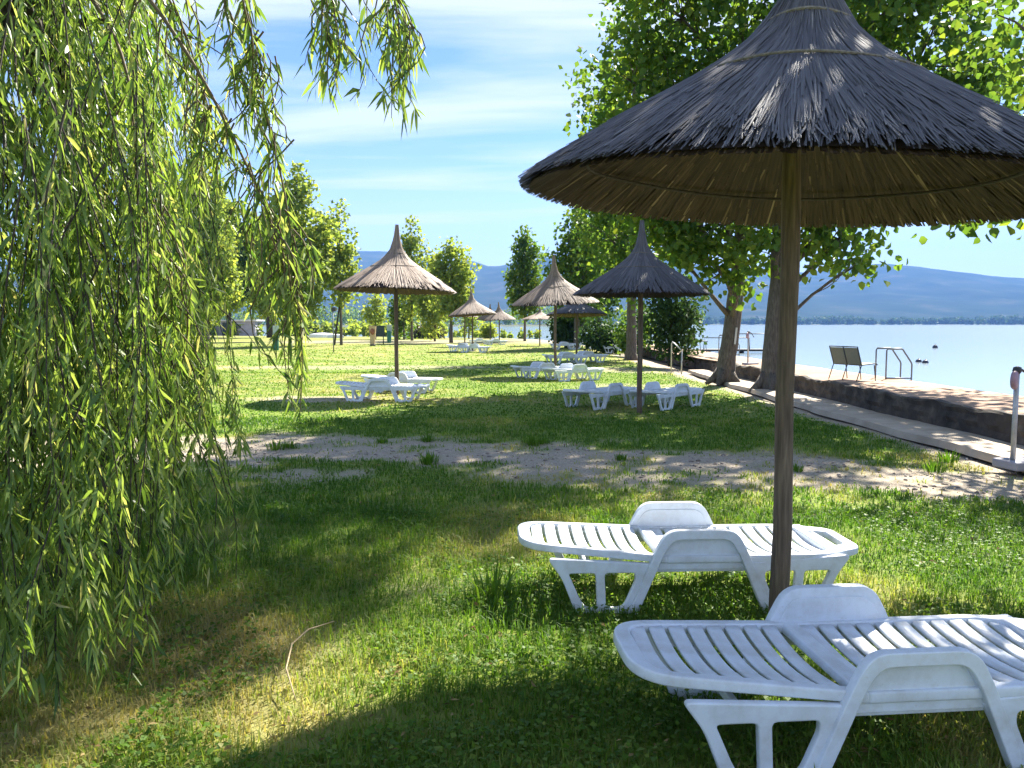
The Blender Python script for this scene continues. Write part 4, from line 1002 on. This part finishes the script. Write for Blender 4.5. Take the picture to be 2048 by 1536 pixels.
r = np.random.default_rng(131); n = 52000
y = 2.1 + 6 * r.random(n) ** 1.5; x = (r.random(n) * 2 - 1) * (y * .78 + .5)
k = (fbm(x * 1.3 + 2, y * 1.3, 133, 3) + .25 * np.exp(-((x + .1) / .8) ** 2 - ((y - 3.6) / 1.3) ** 2) > .56) & (dirt(x, y) < .35); x, y = x[k], y[k]; n = len(x)
c = np.stack([x, y, gheight(x, y) + .012 + .045 * r.random(n)], 1); d = unit(np.stack([r.normal(size=n), r.normal(size=n), .25 * r.normal(size=n) + .1], 1))
L_ = .014 + .02 * r.random(n); sd_ = unit(np.cross(d, np.array([0, 0, 1.0]) + .35 * r.normal(size=(n, 3))))
v, f = leaves4(c, d, L_, L_ * .85, .2, r, sd_)
o = link('clover', np_mesh('clover', v, f, M['grass'], {'v': np.clip(.28 + .16 * r.normal(size=n), 0, 1)})); tag(o, 'low broad-leaved clover spreading among the lawn grass', 'clover', kind='stuff')

# pebbles on the worn strip and leaf litter on the lawn
r = np.random.default_rng(141); n = 60000; y = 6.2 + 6 * r.random(n); x = (r.random(n) * 2 - 1) * (y * .75); k = r.random(n) < np.clip(dirt(x, y) - .45, 0, 1) * .16; x, y = x[k], y[k]; n = len(x)
oc = np.array([[1, 0, 0], [0, 1, 0], [-1, 0, 0], [0, -1, 0], [0, 0, 1], [0, 0, -1]], float); of = np.array([[0, 1, 4], [1, 2, 4], [2, 3, 4], [3, 0, 4], [1, 0, 5], [2, 1, 5], [3, 2, 5], [0, 3, 5]])
sz = .006 + .028 * r.random(n) ** 3; v = (oc[None] * (.6 + .7 * r.random((n, 6, 1)))) * (sz[:, None, None] * np.array([1, 1, .6])) + np.stack([x, y, gheight(x, y) + sz * .2], 1)[:, None, :]
f = (np.arange(n)[:, None, None] * 6 + of[None]).reshape(-1, 3)
o = link('gravel', np_mesh('gravel', v.reshape(-1, 3), f, simple('pebble_stone', [(.3, (.13, .10, .08)), (.5, (.30, .25, .20)), (.75, (.52, .46, .40))], 14, .9))); tag(o, 'scattered small pebbles on the worn sandy strip', 'gravel', kind='stuff')
n = 1500; y = 2.2 + 8 * r.random(n) ** 1.4; x = (r.random(n) * 2 - 1) * (y * .75 + .3); k = x < 5.5; x, y = x[k], y[k]; n = len(x)
c = np.stack([x, y, gheight(x, y) + .015 + .05 * r.random(n)], 1); d = unit(np.stack([r.normal(size=n), r.normal(size=n), .3 * r.normal(size=n)], 1)); L_ = .02 + .03 * r.random(n)
v, f = leaves4(c, d, L_, L_ * r.uniform(.15, .45, n), .3, r, unit(np.cross(d, np.array([0, 0, 1.0]) + .5 * r.normal(size=(n, 3)))))
M['litter'] = leaf_mat('dry_leaf', [(0, (.09, .055, .025)), (.6, (.20, .135, .055)), (1, (.32, .25, .11))], (1, 1, 1), .2, .8, .1)
o = link('leaf_litter', np_mesh('leaf_litter', v, f, M['litter'], {'v': r.random(n)})); tag(o, 'dry fallen leaves strewn over the lawn grass', 'leaf litter', kind='stuff')

# weed tufts along the worn strip, each its own clump
def tuft(x, y, h, n, seed, label, mat='grass', spread=.10):
    r = np.random.default_rng(seed); a = r.random(n) * 6.28; q = r.random(n) ** .6 * spread
    b = np.stack([q * np.cos(a), q * np.sin(a), 0 * a], 1); ln = h * r.uniform(.5, 1.1, n); le = r.uniform(.1, .7, n)
    D = np.stack([np.cos(a), np.sin(a), 0 * a], 1); S = np.stack([-np.sin(a), np.cos(a), 0 * a], 1) * (.012 * r.uniform(.6, 1.3, n))[:, None]; Z = np.array([0, 0, 1.0])
    mid = b + D * (le * ln * .3)[:, None] + Z * (ln * .6)[:, None]; tip = b + D * (le * ln)[:, None] + Z * ln[:, None]
    v = np.stack([b - S * .5, b + S * .5, mid + S * .5, mid - S * .5, tip + S * .05, tip - S * .05], 1).reshape(-1, 3)
    i = np.arange(n)[:, None] * 6; f = np.concatenate([i + np.array([0, 1, 2, 3]), i + np.array([3, 2, 4, 5])])
    va = np.clip(.15 + .15 * r.normal(size=n), 0, 1)
    root = empty('weed_tuft', (x, y, 0)); tag(root, label, 'plant', 'weed tufts along the worn sandy strip')
    link('blades', np_mesh('blades', v, f, M[mat], {'v': np.concatenate([va, va])}), root)
TL = 'small dark green weed tuft on the worn sandy strip'
for i, (x, y, h) in enumerate([(-3.02, 9.75, .13), (-2.9, 9.9, .09), (-1.15, 10.45, .10), (-.95, 8.75, .13), (-1.75, 10.3, .07), (.25, 10.1, .14), (.42, 10.25, .09), (1.3, 9.0, .08), (3.1, 8.3, .07), (4.6, 8.3, .12), (-3.9, 9.9, .10), (5.1, 8.9, .13)]):
    tuft(x, y, h, int(40 + 300 * h), 400 + i, TL, spread=.05 + .6 * h)
tuft(-.1, 4.35, .19, 60, 450, 'tall thin grass tuft on the lawn beyond the head of the loungers', spread=.16)
mb = MB(); pts = [(-.93, 3.92, .05), (-1.02, 3.75, .075), (-1.045, 3.55, .085), (-1.0, 3.3, .08), (-.93, 3.15, .06), (-.9, 3.1, .03)]
tag(mb.tube(pts, [.003, .004, .004, .004, .003, .002], 5).build('dry_twig', M['twig_pale'], smooth=True), 'thin curved pale dry twig lying on the grass', 'twig')

# ------------------------------------------------------------------ air
m = bpy.data.materials.new('haze'); m.use_nodes = True; nt_ = m.node_tree
for n_ in list(nt_.nodes): nt_.nodes.remove(n_)
om = nt_.nodes.new('ShaderNodeOutputMaterial'); pv = nt_.nodes.new('ShaderNodeVolumePrincipled')
pv.inputs['Color'].default_value = (.20, .43, 1.0, 1); pv.inputs['Density'].default_value = 1.4e-4; pv.inputs['Anisotropy'].default_value = 0.0
nt_.links.new(pv.outputs[0], om.inputs['Volume'])
mb = MB(); mb.box((0, 2600, 298.0), (9600, 6600, 604)); o = mb.build('haze', m); tag(o, 'thin blue haze over the lake and hills', 'haze', kind='stuff')
